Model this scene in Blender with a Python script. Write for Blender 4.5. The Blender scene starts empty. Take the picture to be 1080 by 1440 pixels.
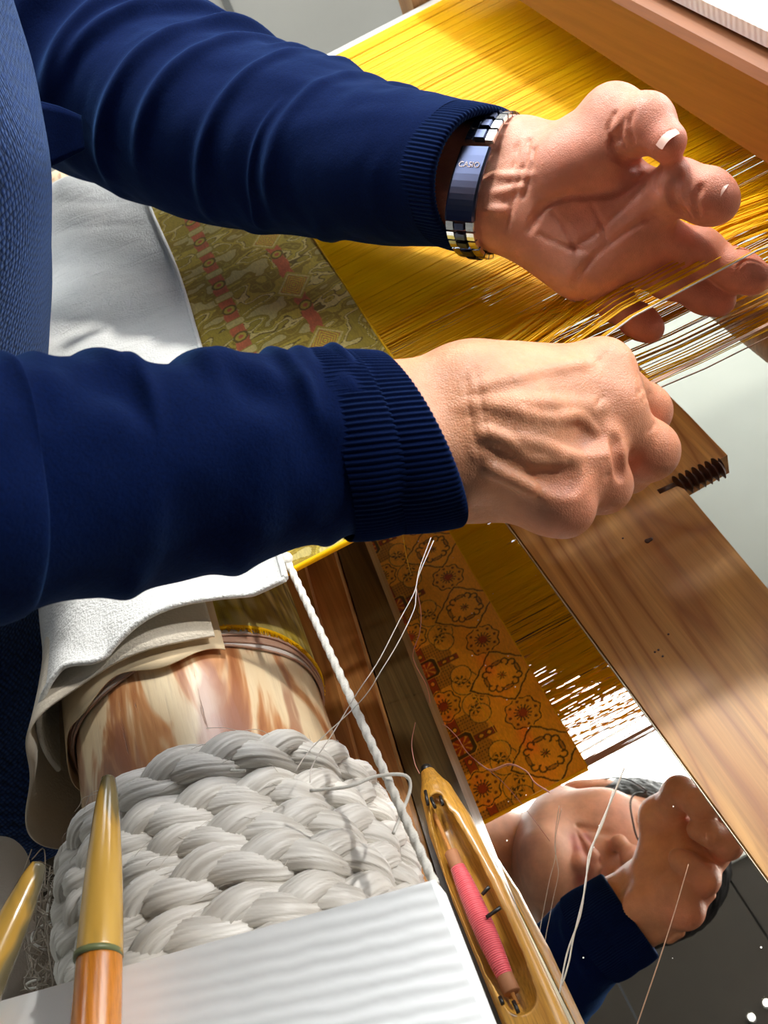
import bpy, math, random
import numpy as np
from mathutils import Matrix, Vector
random.seed(7); RNG = np.random.default_rng(11)
C = bpy.context.scene.collection
SC = bpy.context.scene
V = lambda *a: np.array(a, float)

# ------------------------------------------------------------------ camera
FPX = 1300.0; HCAM = 0.32
TH = math.atan2(1239, FPX); ROLL = math.radians(27.4)
CAM = V(0, 0, HCAM)
FW = V(0, math.cos(TH), -math.sin(TH)); U0 = V(0, math.sin(TH), math.cos(TH)); X0 = V(1, 0, 0)
RT = math.cos(ROLL) * X0 - math.sin(ROLL) * U0
UP = math.sin(ROLL) * X0 + math.cos(ROLL) * U0
cd = bpy.data.cameras.new('camera'); cam = bpy.data.objects.new('camera', cd); C.objects.link(cam)
M = Matrix.Identity(4)
for i in range(3):
    M[i][0] = RT[i]; M[i][1] = UP[i]; M[i][2] = -FW[i]; M[i][3] = CAM[i]
cam.matrix_world = M
cd.sensor_fit = 'VERTICAL'; cd.sensor_height = 36; cd.sensor_width = 27
cd.lens = FPX / 1440 * 36; cd.clip_start = 0.02
cd.dof.use_dof = True; cd.dof.focus_distance = 0.45; cd.dof.aperture_fstop = 24
SC.camera = cam

# ------------------------------------------------------------------ light
SC.view_settings.view_transform = 'Standard'; SC.view_settings.look = 'None'
SC.view_settings.gamma = 1; SC.view_settings.exposure = 0.12
SC.view_settings.use_curve_mapping = False
wd = bpy.data.worlds.new('room_light'); SC.world = wd; wd.use_nodes = True
wd.node_tree.nodes['Background'].inputs[0].default_value = (0.80, 0.88, 1.0, 1)
wd.node_tree.nodes['Background'].inputs[1].default_value = 0.07
SKY_STRENGTH = 9.0
def area(name, loc, target, size, power, col=(1, 1, 1), sy=None):
    l = bpy.data.lights.new(name, 'AREA'); l.energy = power; l.size = size; l.color = col
    if sy: l.shape = 'RECTANGLE'; l.size_y = sy
    o = bpy.data.objects.new(name, l); C.objects.link(o); o.location = loc
    o.rotation_euler = (Vector(target) - Vector(loc)).to_track_quat('-Z', 'Y').to_euler(); return o
KEY_LOC = (0.52, 0.98, 1.30)
KEY = area('added_key_light', (KEY_LOC[0], KEY_LOC[1], KEY_LOC[2] - .03), (.05, .40, 0), .13, 31, (1, .97, .92))  # added lamp below the ceiling, in place of sun through the skylight

LAMP_LOC = (0.92, 0.20, 0.78)
SPOT = bpy.data.lights.new('added_spot_light', 'SPOT'); SPOT.energy = 30; SPOT.spot_size = math.radians(34); SPOT.spot_blend = .7; SPOT.shadow_soft_size = .022; SPOT.color = (1, .97, .93)  # unseen spot added to brighten the foreground with hard light from the right
so = bpy.data.objects.new('added_spot_light', SPOT); C.objects.link(so); so.location = LAMP_LOC
so.rotation_euler = (Vector((-.13, .13, 0)) - Vector(LAMP_LOC)).to_track_quat('-Z', 'Y').to_euler()

# ------------------------------------------------------------------ helpers
def P(u, v, Z):
    return CAM + (FW + RT * (u - 540) / FPX - UP * (v - 720) / FPX) * Z
def PZ(u, v, z):
    d = FW + RT * (u - 540) / FPX - UP * (v - 720) / FPX
    return CAM + d * (z - HCAM) / d[2]
def nrm(v): v = np.asarray(v, float); return v / (np.linalg.norm(v) + 1e-12)

def obj(name, me, mat=None, parent=None, smooth=True):
    if smooth and len(me.polygons):
        me.polygons.foreach_set('use_smooth', np.ones(len(me.polygons), bool))
    o = bpy.data.objects.new(name, me); C.objects.link(o)
    if mat:
        for m in (mat if isinstance(mat, (list, tuple)) else [mat]): me.materials.append(m)
    if parent: o.parent = parent
    return o
def mesh(name, v, f):
    """v: (n,3), f: (m,k) array with equal k or python list of lists"""
    me = bpy.data.meshes.new(name); v = np.asarray(v, np.float32)
    if isinstance(f, np.ndarray):
        k = f.shape[1]; m = len(f)
        me.vertices.add(len(v)); me.vertices.foreach_set('co', v.ravel())
        me.loops.add(m * k); me.loops.foreach_set('vertex_index', f.astype(np.int32).ravel())
        me.polygons.add(m); me.polygons.foreach_set('loop_start', np.arange(0, m * k, k, dtype=np.int32))
        me.polygons.foreach_set('loop_total', np.full(m, k, np.int32))
        me.update(calc_edges=True); me.validate()
    else:
        me.from_pydata(v.tolist(), [], f); me.update()
    return me
def colattr(me, col, name='col'):
    a = me.color_attributes.new(name, 'FLOAT_COLOR', 'POINT')
    c = np.ones((len(me.vertices), 4), np.float32); c[:, :3] = col
    a.data.foreach_set('color', c.ravel())
def thing(name, label, cat, loc=(0, 0, 0), group=None):
    o = bpy.data.objects.new(name, None); C.objects.link(o); o.location = loc
    o['label'] = label; o['category'] = cat
    if group: o['group'] = group
    o.empty_display_size = .01
    return o
def tag(o, label, cat, group=None):
    o['label'] = label; o['category'] = cat
    if group: o['group'] = group
    return o
def struct(o): o['kind'] = 'structure'; return o
def part(name, me, mat, parent, smooth=True, label=None):
    """child mesh whose data is in world coordinates, under an empty that may sit anywhere"""
    o = obj(name, me, mat, None, smooth); o.parent = parent
    p = parent; off = Vector((0, 0, 0))
    while p: off += p.location; p = p.parent
    o.location = -off
    if label: o['label'] = label
    return o
def catmull(pts, n):
    pts = np.asarray(pts, float); m = len(pts)
    Q = np.vstack([2 * pts[0] - pts[1], pts, 2 * pts[-1] - pts[-2]])
    t = np.linspace(0, m - 1 - 1e-9, n); i = t.astype(int); u = (t - i)[:, None]
    p0, p1, p2, p3 = Q[i], Q[i + 1], Q[i + 2], Q[i + 3]
    return .5 * (2 * p1 + (p2 - p0) * u + (2 * p0 - 5 * p1 + 4 * p2 - p3) * u ** 2 + (3 * p1 - p0 - 3 * p2 + p3) * u ** 3)
def frames(path, ref=None):
    T = np.gradient(path, axis=0); T /= np.linalg.norm(T, axis=1)[:, None] + 1e-12
    N = np.zeros_like(T); r = nrm(ref if ref is not None else (V(0, 0, 1) if abs(T[0][2]) < .9 else V(1, 0, 0)))
    n = r - T[0] * (r @ T[0]); n = nrm(n); N[0] = n
    for i in range(1, len(T)):
        n = n - T[i] * (n @ T[i]); n = nrm(n); N[i] = n
    return T, N, np.cross(T, N)
def gridfaces(nu, nv, wrapv=True, wrapu=False):
    iu = np.arange(nu if wrapu else nu - 1); jv = np.arange(nv if wrapv else nv - 1)
    I, J = np.meshgrid(iu, jv, indexing='ij'); I2 = (I + 1) % nu; J2 = (J + 1) % nv
    return np.stack([I * nv + J, I * nv + J2, I2 * nv + J2, I2 * nv + J], -1).reshape(-1, 4)
def tube(path, rad, nv=10, ref=None, ell=1.0, caps=True):
    """verts, faces(list) of a swept tube; rad scalar/array/(n,nv) array"""
    path = np.asarray(path, float); n = len(path); T, N, B = frames(path, ref)
    a = np.linspace(0, 2 * np.pi, nv, endpoint=False)
    r = np.broadcast_to(np.asarray(rad, float).reshape(-1, 1) if np.ndim(rad) < 2 else rad, (n, nv))
    v = path[:, None] + r[..., None] * (np.cos(a)[None, :, None] * N[:, None] + ell * np.sin(a)[None, :, None] * B[:, None])
    v = v.reshape(-1, 3); f = gridfaces(n, nv)
    if caps:
        v = np.vstack([v, path[:1], path[-1:]]); k = len(v)
        j = np.arange(nv); j2 = (j + 1) % nv
        c0 = np.stack([np.full(nv, k - 2), j2, j, j], -1); o = (n - 1) * nv
        c1 = np.stack([np.full(nv, k - 1), o + j, o + j2, o + j2], -1)
        f = f.tolist() + c0[:, :3].tolist() + c1[:, :3].tolist()
    return v, f
def tubemesh(name, *a, **k):
    v, f = tube(*a, **k); return mesh(name, v, f)
def joinvf(parts):
    vs, fs, o = [], [], 0
    for v, f in parts:
        v = np.asarray(v)
        vs.append(v); fs += [[i + o for i in q] for q in (f.tolist() if isinstance(f, np.ndarray) else f)]; o += len(v)
    return np.vstack(vs), fs
def prism(poly, z0, z1, bev=0.0):
    """vertical prism over a counter-clockwise xy polygon, with a bevelled top rim"""
    p = np.asarray(poly, float); n = len(p)
    if bev:
        c = p.mean(0); d = p - c; q = c + d * (1 - bev / np.linalg.norm(d, axis=1))[:, None]
        rings = [(p, z0), (p, z1 - bev), (q, z1)]
    else: rings = [(p, z0), (p, z1)]
    v = np.vstack([np.c_[r, np.full(n, z)] for r, z in rings]); f = []
    for k in range(len(rings) - 1):
        for i in range(n):
            j = (i + 1) % n; f.append([k * n + i, k * n + j, (k + 1) * n + j, (k + 1) * n + i])
    f.append(list(range(n))[::-1]); f.append([(len(rings) - 1) * n + i for i in range(n)])
    return v, f
def box(x0, x1, y0, y1, z0, z1, bev=.0015):
    return prism([(x0, y0), (x1, y0), (x1, y1), (x0, y1)], z0, z1, bev)
def sph(c, r, nu=10, nv=14, sc=(1, 1, 1)):
    th = np.linspace(0, np.pi, nu); ph = np.linspace(0, 2 * np.pi, nv, endpoint=False)
    v = np.stack([np.outer(np.sin(th), np.cos(ph)), np.outer(np.sin(th), np.sin(ph)), np.outer(np.cos(th), np.ones(nv))], -1)
    return v.reshape(-1, 3) * r * np.array(sc) + np.array(c), gridfaces(nu, nv)
def vnoise(x, y, seed=0):
    """smooth 2-d value noise, 0..1"""
    x = np.asarray(x, float); y = np.asarray(y, float); xi = np.floor(x).astype(int); yi = np.floor(y).astype(int)
    def h(a, b):
        n = (a * 374761393 + b * 668265263 + seed * 974711) & 0x7fffffff
        n = ((n ^ (n >> 13)) * 1274126177) & 0x7fffffff
        return ((n ^ (n >> 16)) & 0xffff) / 65535.0
    fx = x - xi; fy = y - yi; fx = fx * fx * (3 - 2 * fx); fy = fy * fy * (3 - 2 * fy)
    return (h(xi, yi) * (1 - fx) + h(xi + 1, yi) * fx) * (1 - fy) + (h(xi, yi + 1) * (1 - fx) + h(xi + 1, yi + 1) * fx) * fy
def sm(a, b, x): t = np.clip((x - a) / (b - a), 0, 1); return t * t * (3 - 2 * t)

# ------------------------------------------------------------------ materials
def srgb(r, g, b):
    f = lambda c: c / 12.92 if c <= .04045 else ((c + .055) / 1.055) ** 2.4
    return (f(r / 255), f(g / 255), f(b / 255), 1)
class NT:
    def __init__(s, name):
        s.m = bpy.data.materials.new(name); s.m.use_nodes = True; s.t = s.m.node_tree; s.n = s.t.nodes
        s.b = s.n['Principled BSDF']; s.tc = None
    def node(s, typ, ins=None, **props):
        n = s.n.new(typ)
        for k, v in props.items(): setattr(n, k, v)
        for k, v in (ins or {}).items():
            if hasattr(v, 'is_output') or isinstance(v, bpy.types.NodeSocket): s.t.links.new(v, n.inputs[k])
            else: n.inputs[k].default_value = v
        return n
    def co(s, scale=(1, 1, 1), loc=(0, 0, 0), rot=(0, 0, 0), kind='Object'):
        if not s.tc: s.tc = s.n.new('ShaderNodeTexCoord')
        return s.node('ShaderNodeMapping', {'Vector': s.tc.outputs[kind], 'Scale': scale, 'Location': loc, 'Rotation': rot}).outputs[0]
    def noise(s, vec, scale, detail=3, rough=.5, dist=0):
        return s.node('ShaderNodeTexNoise', {'Vector': vec, 'Scale': scale, 'Detail': detail, 'Roughness': rough, 'Distortion': dist}).outputs['Fac']
    def ramp(s, fac, stops, interp='LINEAR'):
        r = s.node('ShaderNodeValToRGB', {'Fac': fac}); e = r.color_ramp.elements; r.color_ramp.interpolation = interp
        while len(e) < len(stops): e.new(.5)
        for i, (p, c) in enumerate(stops): e[i].position = p; e[i].color = c if len(c) == 4 else (*c, 1)
        return r.outputs[0]
    def mix(s, fac, a, b, bt='MIX'):
        n = s.n.new('ShaderNodeMix'); n.data_type = 'RGBA'; n.blend_type = bt
        for k, v in ((0, fac), (6, a), (7, b)):
            if isinstance(v, bpy.types.NodeSocket): s.t.links.new(v, n.inputs[k])
            else: n.inputs[k].default_value = v
        return n.outputs[2]
    def math(s, op, a, b=0.0):
        n = s.n.new('ShaderNodeMath'); n.operation = op
        for k, v in ((0, a), (1, b)):
            if isinstance(v, bpy.types.NodeSocket): s.t.links.new(v, n.inputs[k])
            else: n.inputs[k].default_value = v
        return n.outputs[0]
    def bump(s, h, strength=.3, dist=.001, normal=None):
        n = s.node('ShaderNodeBump', {'Height': h, 'Strength': strength, 'Distance': dist})
        if normal: s.t.links.new(normal, n.inputs['Normal'])
        s.t.links.new(n.outputs[0], s.b.inputs['Normal']); return n.outputs[0]
    def set(s, **k):
        for a, v in k.items():
            a = {'col': 'Base Color', 'rough': 'Roughness', 'metal': 'Metallic', 'spec': 'Specular IOR Level', 'sheen': 'Sheen Weight',
                 'sheenr': 'Sheen Roughness', 'sheent': 'Sheen Tint', 'sss': 'Subsurface Weight', 'sssr': 'Subsurface Radius', 'ssss': 'Subsurface Scale', 'coat': 'Coat Weight',
                 'coatr': 'Coat Roughness', 'em': 'Emission Color', 'ems': 'Emission Strength', 'aniso': 'Anisotropic', 'trans': 'Transmission Weight', 'alpha': 'Alpha'}[a]
            if isinstance(v, bpy.types.NodeSocket): s.t.links.new(v, s.b.inputs[a])
            else: s.b.inputs[a].default_value = v
        return s.m

def m_plain(name, col, rough=.6, bumpscale=None, bstr=.2, bdist=.0005, **k):
    n = NT(name); c = n.co()
    nz = n.noise(c, bumpscale or 60, 3)
    n.set(col=n.mix(nz, tuple(x * .86 for x in col[:3]) + (1,), tuple(min(1, x * 1.12) for x in col[:3]) + (1,)), rough=rough, **k)
    if bumpscale: n.bump(nz, bstr, bdist)
    return n.m
def m_wood(name, dark, light, scale=(9, 1.0, 9), ring=26, rough=.45, loc=(0, 0, 0), rot=(0, 0, 0), coat=0, blotch=None, grain=.5):
    n = NT(name); c = n.co(scale, loc, rot)
    big = n.noise(c, 1.3, 2, .5, .3)
    w = n.math('FRACT', n.math('MULTIPLY', big, ring))
    tri = n.math('ABSOLUTE', n.math('SUBTRACT', w, .62))
    rings = n.ramp(tri, [(.0, (0, 0, 0)), (.12, (.55,) * 3), (.5, (1, 1, 1))])
    fine = n.noise(n.co(tuple(s * 14 if s > 3 else s * 2.5 for s in scale), loc, rot), 3.0, 4, .65)
    col = n.mix(rings, dark, light)
    col = n.mix(n.math('MULTIPLY', n.ramp(fine, [(.35, (1,) * 3), (.62, (0,) * 3)]), grain), col, tuple(x * .55 for x in dark[:3]) + (1,))
    if blotch: col = n.mix(n.ramp(n.noise(n.co((6, 2.2, 6)), 2.2, 3), [(.45, (0,) * 3), (.62, (1,) * 3)]), col, blotch)
    n.set(col=col, rough=rough, coat=coat, coatr=.25); n.bump(fine, .12, .0006)
    return n.m

def m_thread(name, col, rough=.42, var=.25):
    n = NT(name); g = n.node('ShaderNodeNewGeometry')
    rnd = g.outputs['Random Per Island']
    c2 = tuple(x * (1 - var) for x in col[:3]) + (1,)
    n.set(col=n.mix(rnd, c2, col), rough=rough, spec=.22)
    tr = n.node('ShaderNodeBsdfTranslucent', {'Color': col}); mx = n.node('ShaderNodeMixShader', {0: .22, 1: n.b.outputs[0], 2: tr.outputs[0]})
    n.t.links.new(mx.outputs[0], n.n['Material Output'].inputs['Surface']); return n.m
YELLOW = m_thread('yellow_silk', srgb(255, 200, 0), .42, .10)
BROWNTHREAD = m_thread('brown_thread', srgb(214, 172, 146), .5, .3)
WHITETHREAD = m_thread('white_thread', srgb(240, 232, 224), .5, .1)
PINKTHREAD = m_thread('pink_thread', srgb(226, 165, 150), .5, .1)

def m_attr(name, rough=.6, fine=0, fdist=.0003, **k):
    n = NT(name); a = n.node('ShaderNodeVertexColor', layer_name='col').outputs[0]
    n.set(col=a, rough=rough, **k)
    tr = n.node('ShaderNodeBsdfTranslucent', {'Color': a}); mx = n.node('ShaderNodeMixShader', {0: .32, 1: n.b.outputs[0], 2: tr.outputs[0]})
    n.t.links.new(mx.outputs[0], n.n['Material Output'].inputs['Surface'])
    if fine:
        c = n.co(); w1 = n.node('ShaderNodeTexWave', {'Vector': c, 'Scale': fine, 'Distortion': .4}, bands_direction='X').outputs['Fac']
        n.bump(w1, .5, fdist)
    return n.m
def m_skin():
    n = NT('skin'); a = n.node('ShaderNodeVertexColor', layer_name='col').outputs[0]; c = n.co()
    blot = n.noise(c, 55, 4, .6)
    col = n.mix(n.ramp(blot, [(.38, (0,) * 3), (.66, (1,) * 3)]), n.mix(1, a, (.86, .80, .76, 1), 'MULTIPLY'), n.mix(1, a, (1.12, 1.04, 1.0, 1), 'MULTIPLY'))
    vor = n.node('ShaderNodeTexVoronoi', {'Vector': c, 'Scale': 900}, feature='DISTANCE_TO_EDGE').outputs[0]
    pores = n.noise(c, 420, 4, .6); wr = n.noise(n.co((1, 1, 1)), 130, 4, .6, 1.2)
    h = n.math('ADD', n.math('ADD', n.math('MULTIPLY', n.ramp(vor, [(0, (0,) * 3), (.25, (1,) * 3)]), .35), n.math('MULTIPLY', pores, .7)), n.math('MULTIPLY', wr, 1.3))
    n.set(col=col, rough=n.ramp(pores, [(.3, (.40,) * 3), (.7, (.56,) * 3)]), sss=.22, sssr=(1, .32, .16), ssss=.0045, spec=.5)
    n.bump(h, .42, .00055); return n.m
SKIN = m_skin()
NAIL = m_plain('nail', srgb(238, 196, 178), .25)
def m_fleece():
    n = NT('navy_fleece'); c = n.co(); f = n.noise(c, 900, 3, .7); g = n.noise(c, 160, 3, .6)
    n.set(col=n.mix(f, srgb(2, 8, 29), srgb(6, 25, 72)), rough=.95, sheen=.14, sheenr=.4, sheent=(.15, .42, 1, 1), spec=.06)
    n.bump(n.math('ADD', f, n.math('MULTIPLY', g, 1.5)), .35, .0006); return n.m
def m_knit():
    n = NT('navy_rib_knit'); c = n.co(); f = n.noise(c, 1100, 3, .7)
    n.set(col=n.mix(f, srgb(2, 7, 27), srgb(6, 23, 68)), rough=.95, sheen=.13, sheent=(.15, .42, 1, 1), spec=.06); n.bump(f, .3, .0005); return n.m
def m_waffle():
    n = NT('indigo_waffle'); c = n.co((1, 1, 1), (0, 0, 0), (.5, .3, .6))
    v = n.node('ShaderNodeTexVoronoi', {'Vector': n.co((1, 1, .8)), 'Scale': 400, 'Randomness': .35}).outputs['Distance']
    col = n.mix(n.ramp(v, [(.2, (1,) * 3), (.75, (0,) * 3)]), srgb(3, 9, 32), srgb(26, 52, 104))
    n.set(col=col, rough=.9, sheen=.3, sheent=(.3, .5, 1, 1), spec=.15)
    n.bump(n.math('SUBTRACT', 1.0, v), .8, .0016); return n.m
FLEECE, KNIT, WAFFLE = m_fleece(), m_knit(), m_waffle()
TROUSER = m_plain('dark_trousers', srgb(10, 14, 30), .95, 300)
HAIR = m_plain('black_hair', srgb(20, 18, 18), .45, 400, .5, .002)
def m_cotton(name, a, b, crease=.5):
    n = NT(name); c = n.co(); w = n.noise(n.co((1, 1, 1)), 700, 2); cr = n.noise(n.co((1, 2.2, 1)), 14, 4, .55, .6); s2 = n.noise(c, 26, 3)
    n.set(col=n.mix(s2, a, b), rough=.9, sheen=.15); n.bump(n.math('ADD', n.math('MULTIPLY', cr, 6), w), crease, .0012); return n.m
WHITECLOTH = m_cotton('white_cotton', srgb(214, 216, 212), srgb(240, 240, 236), .7)
CREAMCLOTH = m_cotton('cream_cotton', srgb(206, 194, 172), srgb(226, 216, 198), .35)
BEIGECLOTH = m_cotton('beige_cotton', srgb(168, 156, 140), srgb(190, 178, 162), .4)
def m_log():
    n = NT('barked_log'); c = n.co((26, 6.5, 26))
    a = n.noise(c, 1.25, 4, .55, .8); a2 = n.noise(n.co((40, 7, 40), (3, 1, 2)), 1.4, 3, .5, .3)
    fine = n.noise(n.co((300, 16, 300)), 1.0, 4, .7)
    col = n.ramp(a, [(.30, srgb(120, 66, 34)), (.42, srgb(160, 98, 56)), (.475, srgb(196, 140, 92)), (.52, srgb(226, 200, 160)), (.72, srgb(238, 220, 184))])
    col = n.mix(n.ramp(a2, [(.54, (0,) * 3), (.60, (.75,) * 3)]), col, srgb(158, 100, 72))
    crk = n.ramp(n.noise(n.co((120, 9, 120), (5, 0, 0)), 1, 5, .75, .4), [(.64, (0,) * 3), (.68, (1,) * 3)])
    col = n.mix(n.math('MULTIPLY', crk, .7), col, srgb(96, 74, 52))
    col = n.mix(n.ramp(fine, [(.55, (0,) * 3), (.8, (.35,) * 3)]), col, srgb(120, 80, 50))
    n.set(col=col, rough=.34, coat=.25, coatr=.2)
    n.bump(n.math('SUBTRACT', n.math('MULTIPLY', a, .8), n.math('ADD', n.math('MULTIPLY', crk, .9), n.math('MULTIPLY', fine, .25))), .5, .0012); return n.m
LOG = m_log()
PLANK = m_wood('honey_plank', srgb(164, 102, 38), srgb(212, 156, 80), (7, .9, 7), 15, .5, (.3, 0, .0), coat=.06, grain=.45)
RAIL = m_wood('rail_wood', srgb(150, 92, 44), srgb(206, 150, 86), (11, 1.2, 11), 5, .4, (.8, .2, 0), coat=.2)
BEAM = m_wood('beam_wood', srgb(116, 68, 34), srgb(142, 86, 46), (4, 1.0, 4), 3, .5, (.1, .6, .2), grain=.35)
DARKWOOD = m_wood('weathered_dark_wood', srgb(50, 40, 22), srgb(104, 86, 52), (20, 1.5, 20), 5, .3, coat=.4)
POST = m_wood('post_wood', srgb(160, 112, 64), srgb(200, 152, 96), (8, 8, 1), 6, .5)
def m_painted():
    n = NT('white_painted_wood'); c = n.co((1, 1, 1), (0, 0, 0), (0, 0, .25)); d = n.noise(n.co((9, 1, 1)), 8, 2)
    w = n.node('ShaderNodeTexWave', {'Vector': c, 'Scale': 62, 'Distortion': 1.6, 'Detail': 2, 'Detail Scale': 1.5}, bands_direction='Y').outputs['Fac']
    n.set(col=n.mix(d, srgb(246, 248, 247), srgb(252, 253, 252)), rough=.5); sx = n.node('ShaderNodeSeparateXYZ', {0: n.co()}).outputs[0]; k = n.node('ShaderNodeMapRange', {0: sx, 1: -.17, 2: -.07}).outputs[0]
    n.bump(n.math('MULTIPLY', w, k), .3, .0010); return n.m
PAINTED = m_painted()
def m_silkbraid():
    n = NT('grey_silk'); g = n.node('ShaderNodeVertexColor', layer_name='col').outputs[0]
    n.set(col=g, rough=.42, sheen=.3, spec=.5); return n.m
SILK = m_silkbraid()
CORD = m_plain('white_cotton_cord', srgb(226, 222, 212), .85, 900, .4, .0005)
def m_mirror():
    n = NT('mirror_silver'); c = n.co(); v = n.node('ShaderNodeTexVoronoi', {'Vector': c, 'Scale': 170}).outputs['Distance']
    pick = n.noise(c, 46, 1); sp = n.math('MULTIPLY', n.ramp(v, [(.0, (1,) * 3), (.09, (0,) * 3)]), n.ramp(pick, [(.6, (0,) * 3), (.62, (1,) * 3)]))
    n.set(col=n.mix(sp, srgb(243, 240, 232), srgb(250, 250, 250)), rough=n.ramp(sp, [(0, (.012,) * 3), (.5, (.7,) * 3)]), metal=n.math('SUBTRACT', 1.0, sp)); return n.m
MIRROR = m_mirror()
EDGE = m_plain('pale_mirror_edge', srgb(222, 212, 184), .35)
SHUTTLE = m_wood('shuttle_wood', srgb(176, 122, 40), srgb(210, 158, 66), (24, 2, 24), 3, .3, coat=.5, grain=.7)
CAVITY = m_wood('shuttle_hollow', srgb(96, 52, 20), srgb(160, 96, 44), (30, 3, 30), 4, .5)
BLACK = m_plain('black_wire', srgb(24, 20, 18), .4)
PAPER = m_plain('brown_paper_quill', srgb(158, 106, 70), .7, 300)
def m_pink():
    n = NT('pink_silk'); w = n.node('ShaderNodeTexWave', {'Vector': n.co(), 'Scale': 330, 'Distortion': 1.5, 'Detail': 2}, bands_direction='Y').outputs['Fac']
    n.set(col=n.mix(w, srgb(196, 60, 72), srgb(226, 92, 100)), rough=.36, sheen=.3); n.bump(w, .5, .0004); return n.m
PINK = m_pink()
SCREW = m_plain('dark_brown_screw_wood', srgb(70, 38, 24), .45, 200)
STEEL = NT('polished_steel').set(col=(.78, .79, .8, 1), metal=1.0, rough=.16)
STEELB = NT('navy_reflection_steel').set(col=(.075, .09, .15, 1), metal=1.0, rough=.28)  # dark navy reflection of the sleeve put into the steel colour
GOLDMETAL = NT('gold_steel').set(col=srgb(222, 170, 84), metal=1.0, rough=.22)
def m_horn():
    n = NT('polished_horn'); c = n.co((60, 9, 60)); a = n.noise(c, 1, 3, .5, .4)
    n.set(col=n.ramp(a, [(.40, srgb(96, 90, 70)), (.50, srgb(128, 112, 70)), (.56, srgb(206, 160, 70)), (.7, srgb(226, 180, 88))]), rough=.22, coat=.6, coatr=.1); return n.m
HORN = m_horn()
ORANGEWOOD = m_wood('orange_lacquer_wood', srgb(190, 104, 26), srgb(224, 142, 46), (20, 3, 20), 4, .25, coat=.5)
FLOORM = m_plain('pale_floor', srgb(164, 168, 156), .55, 8)
WALLM = m_plain('grey_wall', srgb(146, 144, 138), .8, 5)
SEAM = m_plain('dark_seam', srgb(90, 90, 88), .8)
CEIL = m_plain('dark_ceiling_board', srgb(52, 46, 40), .7, 20)
WHITEP = m_plain('white_paint', srgb(236, 238, 238), .5, 30)
PALEGREY = m_plain('pale_grey_paint', srgb(178, 176, 170), .5, 30)
FRAMEW = m_plain('window_frame_white', srgb(230, 230, 226), .5, 30)
def m_emit(name, col, s):
    n = NT(name); n.set(col=(0, 0, 0, 1), em=col, ems=s); return n.m
SKYLIT = m_emit('lit_window_pane', (.93, .97, 1.0, 1), SKY_STRENGTH)
SIDELIT = m_emit('lit_side_window', (.97, .98, 1.0, 1), 9.0)
BULB = m_emit('lamp_glow', (1, .97, .92, 1), 30.0)

# ------------------------------------------------------------------ room
FZ = -0.66
struct(obj('floor', mesh('floor', *box(-1.6, 2.2, -1.2, 2.4, FZ - .04, FZ, 0)), FLOORM, smooth=False))
wb = struct(obj('wall_back', mesh('wall_back', *box(-1.6, 2.2, 2.4, 2.46, FZ, 1.75, 0)), WALLM, smooth=False))
for i, x in enumerate((-.9, .22, 1.35)):
    o = struct(obj('trim_%d' % (i + 1), mesh('seam', *box(x - .008, x + .008, 2.394, 2.402, FZ + .002, 1.74, .001)), SEAM, smooth=False))
struct(obj('wall_left', mesh('wall_left', *box(-1.66, -1.6, -1.2, 2.46, FZ, 1.75, 0)), WALLM, smooth=False))
# ceiling: boards, with the long luminous skylight window beyond the loom
WX0, WX1, WY0, WY1, CZ = -.75, 1.15, .78, 2.1, 1.5
for i in range(12):
    x0 = -1.6 + i * 3.8 / 12; x1 = x0 + 3.8 / 12 - .004
    for (y0, y1) in (((-1.2, WY0 - .03), (WY1 + .03, 2.4)) if x1 > WX0 and x0 < WX1 else ((-1.2, 2.4),)):
        struct(obj('ceiling', mesh('ceiling', *box(x0, x1, y0, y1, CZ, CZ + .03, .0)), CEIL, smooth=False))
win = struct(obj('window_1', mesh('window_1', *box(WX0 + .01, WX1 - .01, WY0, WY1, CZ + .02, CZ + .035, 0)), SKYLIT, smooth=False))
for k in range(4):
    x = WX0 + k * (WX1 - WX0) / 3
    part('mullion', mesh('mullion', *box(x - .02, x + .02, WY0 - .03, WY1 + .03, CZ - .01, CZ + .02, .002)), FRAMEW, win, False)
for y in (WY0 - .015, WY1 + .015):
    part('window_rail', mesh('window_rail', *box(WX0 - .02, WX1 + .02, y - .015, y + .015, CZ - .012, CZ + .02, .002)), FRAMEW, win, False)

# tall window in the right hand wall
struct(obj('wall_right', mesh('wall_right', *box(2.2, 2.26, -1.2, 2.46, FZ, 1.75, 0)), WALLM, smooth=False))
w2 = struct(obj('window_2', mesh('window_2', *box(2.17, 2.19, .15, 2.15, .12, 1.42, 0)), SIDELIT, smooth=False))
for k in range(4):
    y = .15 + k * 2.0 / 3; part('mullion', mesh('mullion', *box(2.14, 2.2, y - .02, y + .02, .1, 1.44, .002)), FRAMEW, w2, False)
for z in (.105, .77, 1.435): part('window_rail', mesh('window_rail', *box(2.14, 2.2,   .13, 2.17, z - .018, z + .018, .002)), FRAMEW, w2, False)
t = thing('added_key_lamp', 'added white cylindrical lamp by the skylight, standing in for sunlight', 'lamp', KEY_LOC)
part('added_lamp_shade', tubemesh('added_lamp_shade', [V(*KEY_LOC) + V(0, 0, z) for z in (-.022, -.02, .02, .05, .052)], [.085, .088, .088, .03, .01], 24), WHITEP, t)
_d = nrm(V(-.13, .17, 0) - V(*LAMP_LOC)); _l = V(*LAMP_LOC)
wl = thing('added_spot_lamp', 'added white cone shaded lamp right of the loom, brightening the foreground', 'lamp', (LAMP_LOC[0] + .05, LAMP_LOC[1], FZ))
part('added_lamp_shade', tubemesh('added_lamp_shade', [_l - _d * .05, _l - _d * .045, _l - _d * .03, _l + _d * .045], [.012, .03, .035, .07], 28, caps=False), WHITEP, wl)
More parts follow.
